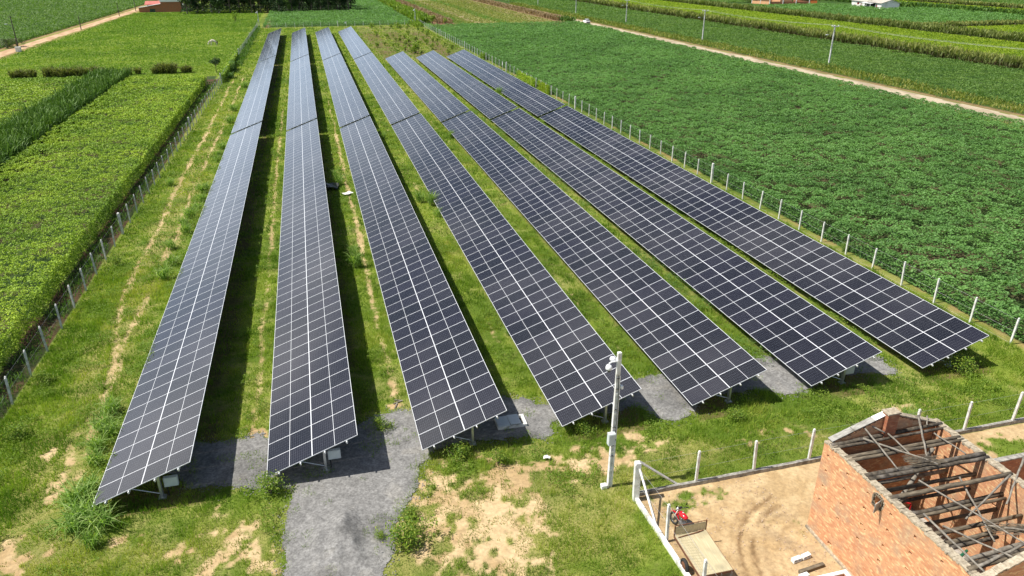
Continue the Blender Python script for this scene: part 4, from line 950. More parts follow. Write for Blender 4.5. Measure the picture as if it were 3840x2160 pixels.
# ------------------------------------------------------------------ distant buildings
t = thing('brick_house', 'brick house with a low grey lean-to at the end of the left dirt track', 'house', (-74.6, 403.5, 0))
m = MB(); wall_grid(m, (9.9, 0, 0), 'x', 8.9, 4.5, .25, [(4.9, 5.4, 3.7, 4.0)]+[(.7+i*1.5+.3*(j % 2), .85+i*1.5+.3*(j % 2), 1.3+j*.8, 1.42+j*.8) for i in range(5) for j in range(3)])
m.box((10.02, 4.6, 2.25), (.24, 8.6, 4.5)); m.box((18.68, 4.6, 2.25), (.24, 8.6, 4.5)); m.box((14.35, 8.9, 2.25), (8.4, .24, 4.5)); m.build('wall', M['brickd'], t)
m = MB(); wall_grid(m, (0, .003, 0), 'x', 9.85, 1.95, .22, [(4.7, 7.1, 0.01, 1.5)]); m.raw([(0, 0, 1.953), (9.85, 0, 1.953), (9.85, 0, 3.55), (0, .22, 1.953), (9.85, .22, 1.953), (9.85, .22, 3.55)], [(0, 1, 2), (5, 4, 3), (0, 2, 5, 3), (1, 4, 5, 2)]); m.box((.12, 3.5, 1), (.22, 6.5, 2)); m.build('wall', M['brickd'], t)
m = MB(); m.box((4.9, 3.2, 2.86), (10.3, 7.4, .1), ry=-math.atan2(1.6, 9.9)); m.build('roof', M['greyroof'], t)
m = MB(); m.box((14.35, -.25, 4.95), (9.3, .08, .95)); m.box((14.35, 4.5, 5.45), (9.6, 9.6, .1)); m.build('roof', M['white'], t)
w_ = thing0('window', t, (5.9, .1, .75)); m = MB()
for a in (-1.15, -.7, .7, 1.15): m.box((a, 0, 0), (.1, .1, 1.45))
m.box((0, 0, .72), (2.3, .1, .08)); m.build('frame', M['greenp'], w_); m = MB(); m.box((0, .04, 0), (2.2, .03, 1.4)); m.build('pane', M['glass'], w_)
m = MB(); m.box((20.1, 1.2, 1.6), (2.4, 2.6, 3.2)); m.build('shed', M['woodc'], t); m = MB(); m.lathe((20.2, -.4, 2.9), [(.5, 0), (.55, .3), (.6, .6), (.3, .75)], 14); m.build('water_tank', M['white'], t)
t = thing('red_roofed_house', 'low house with a faded red roof behind the brick house', 'house', (-73.5, 416, 0))
m = MB(); m.box((6, 3, 1.45), (11, 5.6, 2.9)); m.build('wall', M['brickd'], t); m = MB(); m.box((6, -.1, 3.55), (12.4, 4.4, .1), rx=.34); m.box((6, 5.6-.2, 3.6), (12.4, 3.4, .1), rx=-.4); m.build('roof', M['redroof'], t)

t = thing('white_house', 'white single-storey house with red doors and a porch among the far right fields', 'house', (281.9, 355.2, 0), math.atan2(-30, -6.6))
L, D_ = 30.6, 9.0       # local x runs along the facade towards the camera side; facade looks to local -y
m = MB(); t.rotation_euler = (0, 0, math.atan2(-30.2, -6.4))
# facade on the left-hand side (towards the camera): local -y is world (-x)
s = -1
m = MB(); wall_grid(m, (0, 0, 0), 'x', 14, 2.7, .2, [(5.8, 8.2, 1., 2.2), (9.6, 10.6, .02, 2.2)]); wall_grid(m, (24.5, .003, 0), 'x', 6, 2.7, .2, [(.9, 1.9, .02, 2.2)])
m.box((14.1, 1.5, 1.35), (.2, 3., 2.7)); m.box((24.4, 1.5, 1.35), (.2, 3., 2.7)); m.box((19.25, 3, 1.35), (10.1, .2, 2.7)); m.box((.1, 4.6, 1.35), (.2, 8.8, 2.7)); m.box((30.4, 4.6, 1.35), (.2, 8.8, 2.7)); m.box((15, 8.9, 1.35), (30, .2, 2.7))
m.raw([(30.5, -.4, 2.72), (30.5, 9.4, 2.72), (30.5, 4.5, 4.3)], [(0, 1, 2)]); m.raw([(.0, -.4, 2.72), (.0, 9.4, 2.72), (0, 4.5, 4.3)], [(2, 1, 0)])
m.build('wall', M['plaster'], t)
m = MB(); a = math.atan2(1.6, 5.1)
m.box((15.2, 2.0, 3.5), (31.6, 5.35, .1), rx=a); m.box((15.2, 7.0, 3.5), (31.6, 5.35, .1), rx=-a)
m.raw([(17.5, -1.2, 2.75), (25.5, -1.2, 2.75), (21.5, -1.2, 4.25), (21.5, 4, 4.3), (17.5, 3, 2.95), (25.5, 3, 2.95)], [(0, 2, 3, 4), (1, 5, 3, 2), (0, 1, 2)]); m.build('roof', M['tile'], t)
m = MB(); m.box((19.3, -1.0, 2.45), (10.6, 2.6, .06), rx=.12); m.build('awning', M['white'], t)
for x_, w2, z0, z1, nm, mt in ((10.1, .96, .02, 2.15, 'door', 'door'), (25.9, .96, .02, 2.15, 'door', 'door'), (7.0, 2.3, 1.02, 2.15, 'window', 'door')):
    m = MB(); m.box((x_, .08, (z0+z1)/2), (w2, .08, z1-z0)); m.build(nm, M[mt], t)
m = MB(); m.box((19.3, 2.8, 1.2), (8, .1, 2.2)); m.build('porch_back', M['glass'], t)  # dark panel across the back of the porch
for x_ in (15.2, 19.3, 23.4): m = MB(); m.box((x_, -2.0, 1.18), (.18, .18, 2.36)); m.build('porch_post', M['plaster'], t)

t = thing('brick_enclosure', 'unfinished low brick enclosure with an orange gate at the top right', 'wall', (243, 388.5, 0))
for (a, b), h, mt in ((((0, 0), (2.5, -13.2)), 1.5, 'brick'), (((2.5, -13.2), (25, -16.2)), 1.5, 'brickd'), (((6, 4), (26, 1)), 3.0, 'brick'), (((25, -16.2), (27, 1)), 1.4, 'brickd'), (((14, -6), (14.5, 2.5)), 2.8, 'brick')):
    a, b = np.array(a, float), np.array(b, float); c = (a+b)/2; l_ = np.linalg.norm(b-a); m = MB(); m.box((0, 0, h/2), (l_, .2, h)); o = m.build('wall', M[mt], t, loc=(c[0], c[1], 0)); o.rotation_euler = (0, 0, math.atan2(b[1]-a[1], b[0]-a[0]))
for x_, y_ in ((0, 0), (1.2, -6.5), (2.5, -13.4), (10, -14.5), (17.5, -15.5), (25, -16.5)): m = MB(); m.box((x_, y_, 1.3), (.35, .35, 2.6)); m.build('pillar', M['conc'], t)
m = MB()
for i in range(12): m.box((25.3+i*.27, -17.2-i*.12, .95), (.2, .06, 1.9), rz=-.42)
m.build('gate', M['orange'], t)

# ------------------------------------------------------------------ white car
g = at(2193, 85); car = thing('white_car', 'white hatchback seen from behind on the right dirt road', 'car', (106.9, 286, 0.03), R(3))
car.rotation_euler = (0, 0, 0)
m = MB()    # body lofted along y (front at +y)
def loft(sec, seg=None):
    V = []; F = []; n = len(sec[0][1])
    for y_, pr_ in sec:
        for x_, z_ in pr_: V.append((x_, y_, z_))
    for i in range(len(sec)-1):
        for k in range(n): k2 = (k+1) % n; F.append((i*n+k, i*n+k2, (i+1)*n+k2, (i+1)*n+k))
    F.append(tuple(range(n))[::-1]); F.append(tuple((len(sec)-1)*n+k for k in range(n))); return V, F
def ring(w, z0, z1, sh=.12): return [(-w+sh*.3, z0), (w-sh*.3, z0), (w, z0+sh), (w, z1-sh), (w-sh, z1), (-w+sh, z1), (-w, z1-sh), (-w, z0+sh)]
V, F = loft([(-2.1, ring(.78, .42, .86)), (-2.0, ring(.86, .25, 1.0)), (-1.2, ring(.90, .2, 1.04)), (.6, ring(.90, .2, 1.0)), (1.3, ring(.88, .2, .95)), (1.95, ring(.82, .25, .8)), (2.1, ring(.7, .38, .66))]); m.raw(V, F); bevel(m.build('body', M['white'], car, smooth=True), .02)
m = MB(); V, F = loft([(-1.95, ring(.74, .95, 1.05, .04)), (-1.55, ring(.66, .95, 1.42, .1)), (-.3, ring(.66, .95, 1.5, .12)), (.45, ring(.62, .95, 1.42, .1)), (1.15, ring(.66, .9, .99, .04))]); m.raw(V, F); m.build('glasshouse', M['glass'], car, smooth=True)
m = MB(); m.box((0, -.5, 1.5), (1.2, 1.9, .05)); bevel(m.build('roof', M['white'], car), .02)
for sx in (-1, 1):
    for sy_ in (-1.3, 1.3): w_ = thing0('wheel', car, (sx*.80, sy_, .31)); m = MB(); m.torus((0, 0, 0), .22, .09, seg=16); m.build('tyre', M['rubber'], w_); m = MB(); m.lathe((-.1, 0, 0), [(.1, 0), (.16, .02), (.16, .18), (.1, .2)], 12, 'X'); m.build('rim', M['alu'], w_)
    m = MB(); m.box((sx*.72, -2.06, .84), (.22, .06, .16)); m.build('tail_light', M['red'], car)
m = MB(); m.box((0, -2.09, .40), (1.5, .08, .24)); m.build('bumper', M['dark'], car)

# ------------------------------------------------------------------ grazing horse
def skin(name, verts, edges, rad, mat, parent=None, sub=2, loc=(0, 0, 0), rz=0):
    me = bpy.data.meshes.new(name); me.from_pydata(verts, edges, []); o = link(name, me, mat, parent, loc); o.rotation_euler = (0, 0, rz)
    o.modifiers.new('skin', 'SKIN').use_smooth_shade = True; sv = me.skin_vertices[0].data
    for i, r in enumerate(rad): sv[i].radius = (r, r) if isinstance(r, (int, float)) else r
    sv[0].use_root = True; s_ = o.modifiers.new('sub', 'SUBSURF'); s_.levels = s_.render_levels = sub
    return o
M['horse'] = surf('pale_horse_coat', (.50, .44, .36), (.72, .67, .58), 2.2, .8, c3=(.30, .22, .16), scale3=1.1)
M['mane'] = surf('dark_mane', (.025, .02, .018), (.06, .05, .04), 8, .8)
g = at(802, 171)
hs = thing('horse', 'pale horse with dark tail grazing on the left pasture', 'horse', (g[0], g[1], .05), R(4)); hs.scale = (1.2, 1.2, 1.25)
# local -x is the head end
V = [(0.55, 0, 1.12), (0.15, 0, 1.06), (-.25, 0, 1.08), (-.55, 0, 1.10), (-.85, 0, .92), (-1.12, 0, .62), (-1.22, 0, .42), (-1.30, 0, .18)]
E_ = [(i, i+1) for i in range(7)]; rd = [(.27, .29), (.30, .33), (.28, .31), (.24, .29), (.13, .20), (.10, .15), (.10, .13), (.065, .08)]
def leg(ax, pts, rs):
    k = len(V); V.extend(pts); rd.extend(rs); E_.append((ax, k)); E_.extend((k+i, k+i+1) for i in range(len(pts)-1))
for s_ in (-1, 1):
    f = .08*s_
    leg(0, [(.60+f, s_*.15, .78), (.74+f, s_*.16, .50), (.66+f, s_*.16, .12), (.62+f, s_*.16, .02)], [(.16, .18), (.08, .09), .05, .065])
    leg(3, [(-.52-f, s_*.14, .72), (-.54-f, s_*.14, .44), (-.54-f, s_*.14, .14), (-.58-f, s_*.14, .02)], [(.11, .13), .065, .045, .06])
skin('body', V, E_, rd, M['horse'], hs)
m = MB(); m.tube([(.80, 0, 1.18), (.93, 0, 1.0), (.97, 0, .65), (.93, 0, .35)], [.04, .08, .085, .03], 8); m.build('tail', M['mane'], hs, smooth=True)
m = MB(); m.tube([(-.60, 0, 1.36), (-.80, 0, 1.14), (-1.0, 0, .92), (-1.16, 0, .72)], [.03, .06, .05, .03], 6); m.build('mane', M['mane'], hs, smooth=True)
for s_ in (-1, 1): m = MB(); m.lathe((-1.15, s_*.07, .70), [(.03, 0), (.035, .05), (.005, .13)], 6); m.build('ear', M['horse'], hs)

# ------------------------------------------------------------------ litter
def rag(x, y, z, w, d, lb, mat, amp=.05, sd_=1):
    n = 10; V = []; F = []
    for j in range(n):
        for i in range(n): V.append(((i/(n-1)-.5)*w, (j/(n-1)-.5)*d, amp*2*float(fbm(i*.5+sd_, j*.5, 1.6, 9))))
    for j in range(n-1):
        for i in range(n-1): a = j*n+i; F.append((a, a+1, a+n+1, a+n))
    m = MB(); m.raw(V, F); o = m.build('sheet', M[mat], loc=(x, y, z), smooth=True); so_ = o.modifiers.new('s', 'SOLIDIFY'); so_.thickness = .01; o.rotation_euler = (0, 0, sd_*.7); tag(o, lb, 'litter'); return o
rag(2.64, 78.4, .1, 1.1, .7, 'crumpled white sheet on the grass between the second and third solar rows', 'cloth', .12)
rag(1.0, 81.3, .08, 2.0, 1.6, 'crumpled black plastic sheet in the shade of the second solar row', 'tarp', .25, 2)
rag(9.6, 29.0, .06, .35, .25, 'scrap of white plastic on the sparse grass near the fence corner pole', 'cloth', .1, 4)
rag(6.9, 20.6, .05, .28, .14, 'white plastic bottle lying on the bare sand near the bottom of the frame', 'cloth', .1, 5)
for i, (x, y, rz) in enumerate(((2.85, 36.2, .4), (2.75, 35.9, 1.2), (2.95, 36.4, -.4))):
    m = MB(); m.box((0, 0, .04), (.5, .07, .03), rz=rz); o = m.build('wood_scrap', M['stick'], loc=(x, y, .02)); tag(o, ['longest pale wood offcut on the sandy strip between the second and third rows', 'pale wood offcut lying crosswise, nearest to the gravel', 'pale wood offcut lying farthest from the gravel on the sandy strip'][i], 'wood scrap', 'wood offcuts')
g = at(1289, 88); t = thing('sign', 'small white sign board fixed to the rear fence', 'sign', (g[0], 297.3, 0)); m = MB(); m.box((0, 0, 1.35), (.7, .03, .6)); m.build('board', M['white'], t)
t = thing('sign', 'small white plate on the right fence beside the solar rows', 'sign', (42.7, float(at(1906, 262)[1]), 0)); m = MB(); m.box((0, 0, 1.4), (.03, .45, .6)); m.build('board', M['white'], t)

# ------------------------------------------------------------------ vegetation materials
L_ = lambda *c: c
M['cassava'] = leafmat('cassava_leaf', [(.042, .098, .024), (.086, .188, .048), (.138, .280, .072), (.205, .365, .108)], .28)
M['vine'] = leafmat('bean_leaf', [(.050, .110, .010), (.140, .255, .017), (.280, .405, .028), (.450, .545, .052)], .14)
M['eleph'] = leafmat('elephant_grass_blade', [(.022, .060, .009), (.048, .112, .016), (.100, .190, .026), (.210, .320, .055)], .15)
M['clump'] = leafmat('arching_grass_blade', [(.090, .180, .030), (.160, .270, .050), (.250, .370, .090), (.400, .480, .200)], .4)
M['turf'] = leafmat('grass_blade', [(.075, .155, .014), (.150, .250, .024), (.245, .335, .040), (.390, .400, .095)], .4)
M['sparse'] = leafmat('dry_grass_blade', [(.095, .140, .022), (.160, .210, .032), (.250, .270, .060), (.400, .350, .150)], .35)
M['pasture'] = leafmat('pasture_grass', [(.090, .175, .020), (.135, .240, .028), (.180, .285, .038), (.260, .320, .052)], .35)
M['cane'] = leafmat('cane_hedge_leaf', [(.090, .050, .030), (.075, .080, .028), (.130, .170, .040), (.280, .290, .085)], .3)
M['corn'] = leafmat('dry_corn_leaf', [(.150, .100, .058), (.240, .165, .095), (.310, .225, .130), (.380, .300, .170)], .2)
M['weed'] = leafmat('weed_leaf', [(.045, .100, .022), (.080, .160, .032), (.125, .215, .045), (.190, .270, .065)], .3)
M['yellow'] = leafmat('yellow_green_crop', [(.110, .190, .012), (.180, .270, .016), (.250, .335, .022), (.330, .380, .034)], .35)
M['woodleaf'] = leafmat('wood_foliage', [(.008, .022, .008), (.015, .040, .012), (.028, .065, .016), (.050, .095, .024)], .2)
M['bushleaf'] = leafmat('shrub_leaf', [(.075, .150, .018), (.130, .220, .024), (.195, .280, .034), (.290, .330, .055)], .35)
M['palm'] = leafmat('palm_leaf', [(.030, .060, .014), (.055, .095, .022), (.090, .130, .035), (.14, .17, .05)], .25)

canopy('cassava_field', M['cassava'], 43.5, 100.6, 24, 278, 1.45, .20, .0014, 3.4, 'field of dark green cassava between the right fence and the dirt road', sides='lnr', bumpw=3, bumpa=.72, gap=.14, spread=.5, rag=1.2, ragl=1, sp=1.45, dome=.92, aspect=.7, depth=.2, thin=.94)
canopy('bean_field', M['vine'], -35.0, -20.1, 14, 163, 2.05, .13, .0015, 3.0, 'lush yellow-green crop bed between the left fence and the tall grass hedge', sides='rf', bumpw=.9, bumpa=.28, spread=.8, low=2, rag=.12, edge=.9, sp=.85, dome=.8, aspect=.6, depth=.15, thin=.88, gap=.2)
canopy('bean_field', M['vine'], -75, -41.0, 60, 172, 1.5, .14, .0016, 2.6, 'second yellow-green crop bed beyond the tall grass hedge on the left', sides='f', bumpw=.9, bumpa=.35, spread=.8, low=4, sp=.9, aspect=.6, depth=.15, thin=.88)
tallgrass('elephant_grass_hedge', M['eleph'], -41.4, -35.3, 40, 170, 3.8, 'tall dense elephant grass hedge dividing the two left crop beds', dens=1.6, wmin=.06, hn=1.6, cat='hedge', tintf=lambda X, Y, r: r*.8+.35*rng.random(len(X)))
canopy('rear_cassava_field', M['cassava'], -14.6, 41.5, 299.5, 381, 1.1, .35, .0015, 1.5, 'green cassava field behind the rear fence, in front of the dark wood', sides='nl', bumpw=2., bumpa=.65, sp=1.9, thin=.88)
canopy('rear_cassava_field', M['cassava'], 23, 43, 381, 520, 1.1, .4, .0015, 1.4, 'strip of green cassava to the right of the dark wood', sides='', bumpw=2., bumpa=.6, sp=2., thin=.85)
canopy('weedy_field', M['weed'], 116, 152, 70, 500, .9, .30, .0015, 1.5, 'rough green weedy field between the right road and the cane hedge', sides='', bumpw=2.4, bumpa=.65, spread=.65, sp=1.8, thin=.8)
canopy('weedy_field', M['weed'], -190, -84.5, 205, 560, .8, .35, .0016, 1.3, 'rough green weedy field beyond the left dirt track', sides='r', bumpw=2.6, bumpa=.65, spread=.65, sp=2.1, thin=.8)
canopy('yellow_crop_field', M['yellow'], 157.5, 203, 105, 520, .7, .32, .0015, 1.4, 'bright yellow-green crop field behind the cane hedge', sides='', bumpw=1.6, bumpa=.25, spread=.7)
canopy('far_cassava_field', M['cassava'], 209.5, 275, 233, 365, 1.1, .5, .0015, 1.3, 'dark green cassava field in front of the white house', sides='', bumpw=2.5, sp=2.4, bumpa=.6, thin=.8)
canopy('far_cassava_field', M['cassava'], 275, 299, 235, 323, 1.1, .5, .0015, 1.3, 'dark green cassava patch right of the white house', sides='', bumpw=2.5, sp=2.4, bumpa=.6, thin=.8)
canopy('far_yellow_field', M['yellow'], 210, 270, 165, 228, .7, .5, .0015, 1.3, 'small yellow-green field at the right edge, behind the second cane hedge', sides='', bumpw=2)
canopy('far_yellow_field', M['yellow'], 306, 336, 230, 420, .7, .5, .0015, 1.2, 'narrow yellow-green field at the top right, before the last dry hedge', sides='', bumpw=2)
canopy('far_green_field', M['weed'], 210, 276, 392, 560, 1.0, .6, .0015, 1.2, 'green field behind the brick enclosure at the top', sides='', bumpw=3)
canopy('far_green_field', M['weed'], 345, 470, 250, 470, 1.4, .6, .0015, 1.2, 'mixed green field at the top right corner', sides='', bumpw=3)
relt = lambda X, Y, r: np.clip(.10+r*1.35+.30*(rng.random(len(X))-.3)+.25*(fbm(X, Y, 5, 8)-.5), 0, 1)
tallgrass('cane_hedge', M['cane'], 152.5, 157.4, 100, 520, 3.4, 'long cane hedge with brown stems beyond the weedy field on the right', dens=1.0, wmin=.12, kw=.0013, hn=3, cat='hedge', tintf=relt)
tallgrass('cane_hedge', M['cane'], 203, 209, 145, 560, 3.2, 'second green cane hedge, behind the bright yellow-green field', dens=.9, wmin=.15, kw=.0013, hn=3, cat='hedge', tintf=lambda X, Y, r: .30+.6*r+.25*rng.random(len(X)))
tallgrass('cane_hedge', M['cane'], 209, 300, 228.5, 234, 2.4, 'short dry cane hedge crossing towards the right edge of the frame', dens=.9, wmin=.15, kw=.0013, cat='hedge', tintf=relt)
tallgrass('elephant_grass_hedge', M['eleph'], 299, 305, 235, 430, 3.0, 'bright green tall grass hedge right of the white house', dens=.9, wmin=.15, kw=.0013, cat='hedge')
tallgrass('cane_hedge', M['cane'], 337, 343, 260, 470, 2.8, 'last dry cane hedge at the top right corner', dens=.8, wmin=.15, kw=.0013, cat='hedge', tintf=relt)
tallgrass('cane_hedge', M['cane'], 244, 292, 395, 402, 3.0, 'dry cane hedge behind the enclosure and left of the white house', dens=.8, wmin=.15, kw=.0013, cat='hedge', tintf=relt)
tallgrass('dry_corn_strip', M['corn'], 50.0, 56.5, 299, 520, 1.9, 'strip of brown dry corn starting behind the far right corner of the yard', dens=1.0, wmin=.12, kw=.0012, cat='crop')
tallgrass('dry_corn_strip', M['corn'], 99.2, 103.6, 299, 520, 2.0, 'strip of tawny dry corn left of the far dirt road', dens=1.0, wmin=.12, kw=.0012, cat='crop')
tallgrass('green_corn_clump', M['eleph'], 100, 104.5, 290, 301, 2.3, 'clump of green corn where the dry strip meets the cassava field by the road', dens=.8, wmin=.15, kw=.0012, cat='crop')
tallgrass('bushy_hedge', M['bushleaf'], 43.3, 48.5, 304, 520, 3.4, 'bushy yellow-green hedge running away from the far right corner of the yard', dens=1.2, wmin=.2, kw=.0016, lean=.85, cat='hedge', hn=5, hvar=.7)
tallgrass('corner_weeds', M['bushleaf'], 39.5, 43, 285, 304, 1.6, 'tangle of green weeds at the far right corner of the yard', dens=1., wmin=.15, kw=.0014, cat='weeds', hn=2, hvar=.8)
tallgrass('left_fence_weeds', M['weed'], -17.4, -15.2, 190, 300, 1.1, 'dark green weeds along the inside of the left fence towards the back', dens=.8, wmin=.15, kw=.0012, cat='weeds', hn=2.5, hvar=1.)
tallgrass('road_verge_grass', M['sparse'], 110.8, 117.2, 60, 420, 1.1, 'tall pale verge grass along the far side of the right road', dens=.55, wmin=.12, kw=.0012, cat='grass', hn=3, hvar=.9)
tallgrass('road_verge_grass', M['weed'], -87, -83.6, 215, 420, 1.0, 'dark weeds on the bank beside the left dirt track', dens=.6, wmin=.15, kw=.0012, cat='weeds', hn=3, hvar=1.)
tallgrass('front_weeds', M['turf'], 19.6, 42, 25.8, 29.4, .55, 'rank green grass between the right-hand solar rows and the kerbed fence', dens=.5, wmin=.035, kw=.001, hn=1.4, hvar=1.2, shape=lambda X, Y: fbm(X, Y, 1.8, 66) > .44)

tallgrass('outer_fence_weeds', M['weed'], -20.1, -18.5, 20, 165, .7, 'dark weeds between the left fence and the yellow-green crop bed', dens=.7, wmin=.05, kw=.0011, cat='weeds', hn=1.2, hvar=1.2, shape=lambda X, Y: fbm(X, Y, 1.3, 68) > .36)
tallgrass('inner_fence_weeds', M['bushleaf'], -18.3, -16.6, 20, 120, .5, 'fresh green weeds along the inner foot of the left fence', dens=.35, wmin=.04, kw=.001, cat='weeds', hn=1.2, hvar=1.3, shape=lambda X, Y: fbm(X, Y, 1.6, 69) > .46)
# vines climbing the fences
for (x0, x1, y0, y1, h, mt, lb) in ((42.55, 43.05, 133, 139.5, 1.85, 'yellow', 'bright vine curtain on the right fence, the nearer one'), (42.55, 43.05, 142, 155, 1.75, 'vine', 'long vine curtain on the right fence, behind the nearer one'),
                                    (42.5, 43.2, 186, 190, 1.7, 'bushleaf', 'leafy bush growing through the right fence beside the seventh row'), (-17.7, -16.9, 165, 206, 1.9, 'vine', 'vines covering the left fence beyond the small tree'), (-17.3, -16.2, 180, 186, 2.1, 'weed', 'dark bush on the left fence among the vines'),
                                    (-16.6, -15.6, 170, 172, 1.3, 'weed', 'small dark bush inside the left fence near the big post')):
    canopy('fence_vine', M[mt], x0, x1, y0, y1, h, .2, .0014, 2.2, lb, sides='lrnf', bumpw=.7, bumpa=.3, edge=.15)['category'] = 'vine'
    bpy.context.scene.collection.objects[-1]

# ------------------------------------------------------------------ turf
def under(X): return np.minimum.reduce([np.clip(np.abs(X-xr-2.4)-2.1, 0, .6)/.6 for xr in ROWX])
def keepy(X, Y): return np.clip(1-soilmask(X, Y)*1.0, 0, 1)*np.where(Y > 31, .35+.65*under(X), 1)*np.where(gravelmask(X+rng.normal(0, .18, len(X)), Y+rng.normal(0, .18, len(X))), .0, 1)*((X < 12.7)|(Y > 25.55))*(X > fence_l(Y)+.0)*(X < 42.8)
def dryf(X, Y): return .35*np.clip(blob(X, Y, 6, 26, 7, 4.5)+blob(X, Y, -9, 27.5, 5, 2.5)+blob(X, Y, -14.5, 80, 1.6, 60, .8)+blob(X, Y, 22, 27, 14, 1.3, .7), 0, 1)*sstep(fbm(X, Y, 1.1, 58, 3), .35, .6)
tt = lambda X, Y: np.clip(dryf(X, Y)+(fbm(X, Y, 1.7, 3, 4)-.5)*1.3+(fbm(X, Y, 7, 5)-.5)*.7+rng.random(len(X))*.5+.18, 0, 1)
turf('yard_grass', M['turf'], -20, 43, 13, 62, .20, 'green grass covering the near part of the solar yard', cover=1.7, wmin=.022, kw=.0007, keep=keepy, tintf=tt, hf=lambda X, Y: .35+1.0*sstep(fbm(X, Y, .7, 47, 3), .40, .68)+.6*sstep(fbm(X, Y, 2.6, 44, 3), .42, .68)+.9*blob(X, Y, -16.8, 34, 1.6, 30, .6))
turf('yard_grass', M['turf'], -18.4, 42.8, 62, 140, .22, 'green grass covering the middle of the solar yard', cover=.8, wmin=.03, kw=.001, keep=keepy, tintf=tt, hf=lambda X, Y: .4+1.1*fbm(X, Y, 2.6, 44, 3))
turf('yard_grass', M['turf'], -18, 42.8, 140, 296, .3, 'green grass covering the far part of the solar yard', cover=.4, wmin=.05, kw=.0012, keep=keepy, tintf=tt)
canopy('yard_weeds', M['bushleaf'], -17.5, 42, 25.8, 120, .34, .08, .0013, 1.6, 'broad-leaved weeds in patches among the yard grass', sides='', gap=.60, bumpw=.7, bumpa=.6, spread=.8, sp=.5, keep=lambda X, Y: (keepy(X, Y) > .8)&((Y > 36)|(fbm(X, Y, 3, 12) > .5)))['category'] = 'weeds'
def stones(n, pos, s0, s1, name, label, mat):
    X, Y = pos(n); n = len(X); S = rng.uniform(s0, s1, n)[:, None, None]; B = np.array([(1, 0, 0), (-.5, .87, 0), (-.5, -.87, 0), (0, 0, .8)])[None]*S*rng.uniform(.6, 1.3, (n, 4, 1))
    a = rng.uniform(0, 6.3, n); c, s = np.cos(a)[:, None], np.sin(a)[:, None]; Vx = B[..., 0]*c-B[..., 1]*s+X[:, None]; Vy = B[..., 0]*s+B[..., 1]*c+Y[:, None]
    V = np.stack([Vx, Vy, B[..., 2]+.03], -1).reshape(-1, 3); o = np.arange(n)[:, None, None]*4; F = (o+np.array([[0, 1, 3], [1, 2, 3], [2, 0, 3]])[None]).reshape(-1, 3)
    return link(name, npmesh(name, V, [F]), mat, kind='stuff', label=label, category='stones')
def edgepos(n):
    X = rng.uniform(-10, 34, n*30); Y = rng.uniform(22.5, 36.5, n*30); g0 = gravelmask(X, Y); g1 = gravelmask(X+rng.normal(0, .35, n*30), Y+rng.normal(0, .35, n*30)); k = g0 != g1; return X[k][:n], Y[k][:n]
M['stone'] = surf('grey_stone', (.10, .10, .10), (.30, .29, .28), 30, .9)
stones(5000, edgepos, .02, .055, 'loose_gravel', 'loose grey stones spilling over the gravel edges into the grass', M['stone'])
def plotpos(n):
    X = rng.uniform(13.2, 19.3, n); Y = rng.uniform(17.5, 25, n); k = fbm(X, Y, 1.2, 13) > .42; return X[k], Y[k]
M['rub'] = surf('brick_rubble', (.30, .17, .10), (.50, .42, .34), 20, .9)
stones(900, plotpos, .015, .05, 'rubble', 'small bits of brick and mortar rubble scattered over the sandy plot', M['rub'])
turf('pasture_grass', M['pasture'], -76, -17.8, 176, 400, .22, 'bright green grass of the left pasture', cover=.45, wmin=.1, kw=.0013, keep=lambda X, Y: 1.*(np.hypot((X+26)/2.2, (Y-238.5)/3) > 1), tintf=lambda X, Y: fbm(X, Y, 9, 70, 4)*1.3-.35+rng.random(len(X))*.3)
turf('sparse_tufts', M['sparse'], -16, 13, 14, 31, .20, 'sparse dry tufts on the bare sandy ground in the foreground', cover=1.2, wmin=.02, keep=lambda X, Y: sstep(fbm(X, Y, .55, 80, 2), .46, .60)*(1-gravelmask(X, Y))*(X < 12.6)*soilmask(X, Y), hf=lambda X, Y: .7+0*X)
turf('plot_tufts', M['bushleaf'], 13, 36, 14, 25.1, .16, 'low green weeds scattered over the sandy plot by the ruin', cover=1.0, wmin=.03, keep=lambda X, Y: (1-soilmask(X, Y))*sstep(fbm(X, Y, .45, 81, 2), .42, .58)*((X < 19.3)|(X > 25.3)), lean=.95)
turf('gravel_weeds', M['turf'], -10, 34, 18, 36, .18, 'small green weeds poking through the gravel', cover=.9, wmin=.025, keep=lambda X, Y: gravelmask(X, Y)*sstep(fbm(X, Y, .8, 82, 2), .60, .72), lean=.9)
turf('strip_stubble', M['sparse'], 57, 98, 297, 470, .3, 'mown stubble and grass strips behind the cassava field', cover=.3, wmin=.15, kw=.0013, tintf=lambda X, Y: rng.random(len(X)))
canopy('under_row_weeds', M['bushleaf'], -12.4, -11.2, 33, 105, .8, .1, .0014, 1.0, 'weeds growing under the low edge of the first solar row', sides='', gap=.5, bumpw=1.2, bumpa=.7)
canopy('under_row_weeds', M['weed'], 25.0, 26.4, 33, 120, .65, .1, .0014, .9, 'weeds growing under the low edge of the sixth solar row', sides='', gap=.5, bumpw=1.2, bumpa=.7)
canopy('under_row_weeds', M['bushleaf'], 32.2, 33.9, 33, 180, .6, .1, .0014, 1.3, 'leafy weeds growing under the low edge of the seventh solar row', sides='', gap=.42, bumpw=1.2, bumpa=.7)
canopy('under_row_weeds', M['bushleaf'], 10.4, 11.1, 44, 108, .55, .09, .0014, .9, 'weeds growing under the low edge of the fourth solar row', sides='', gap=.52, bumpw=1.2, bumpa=.7)

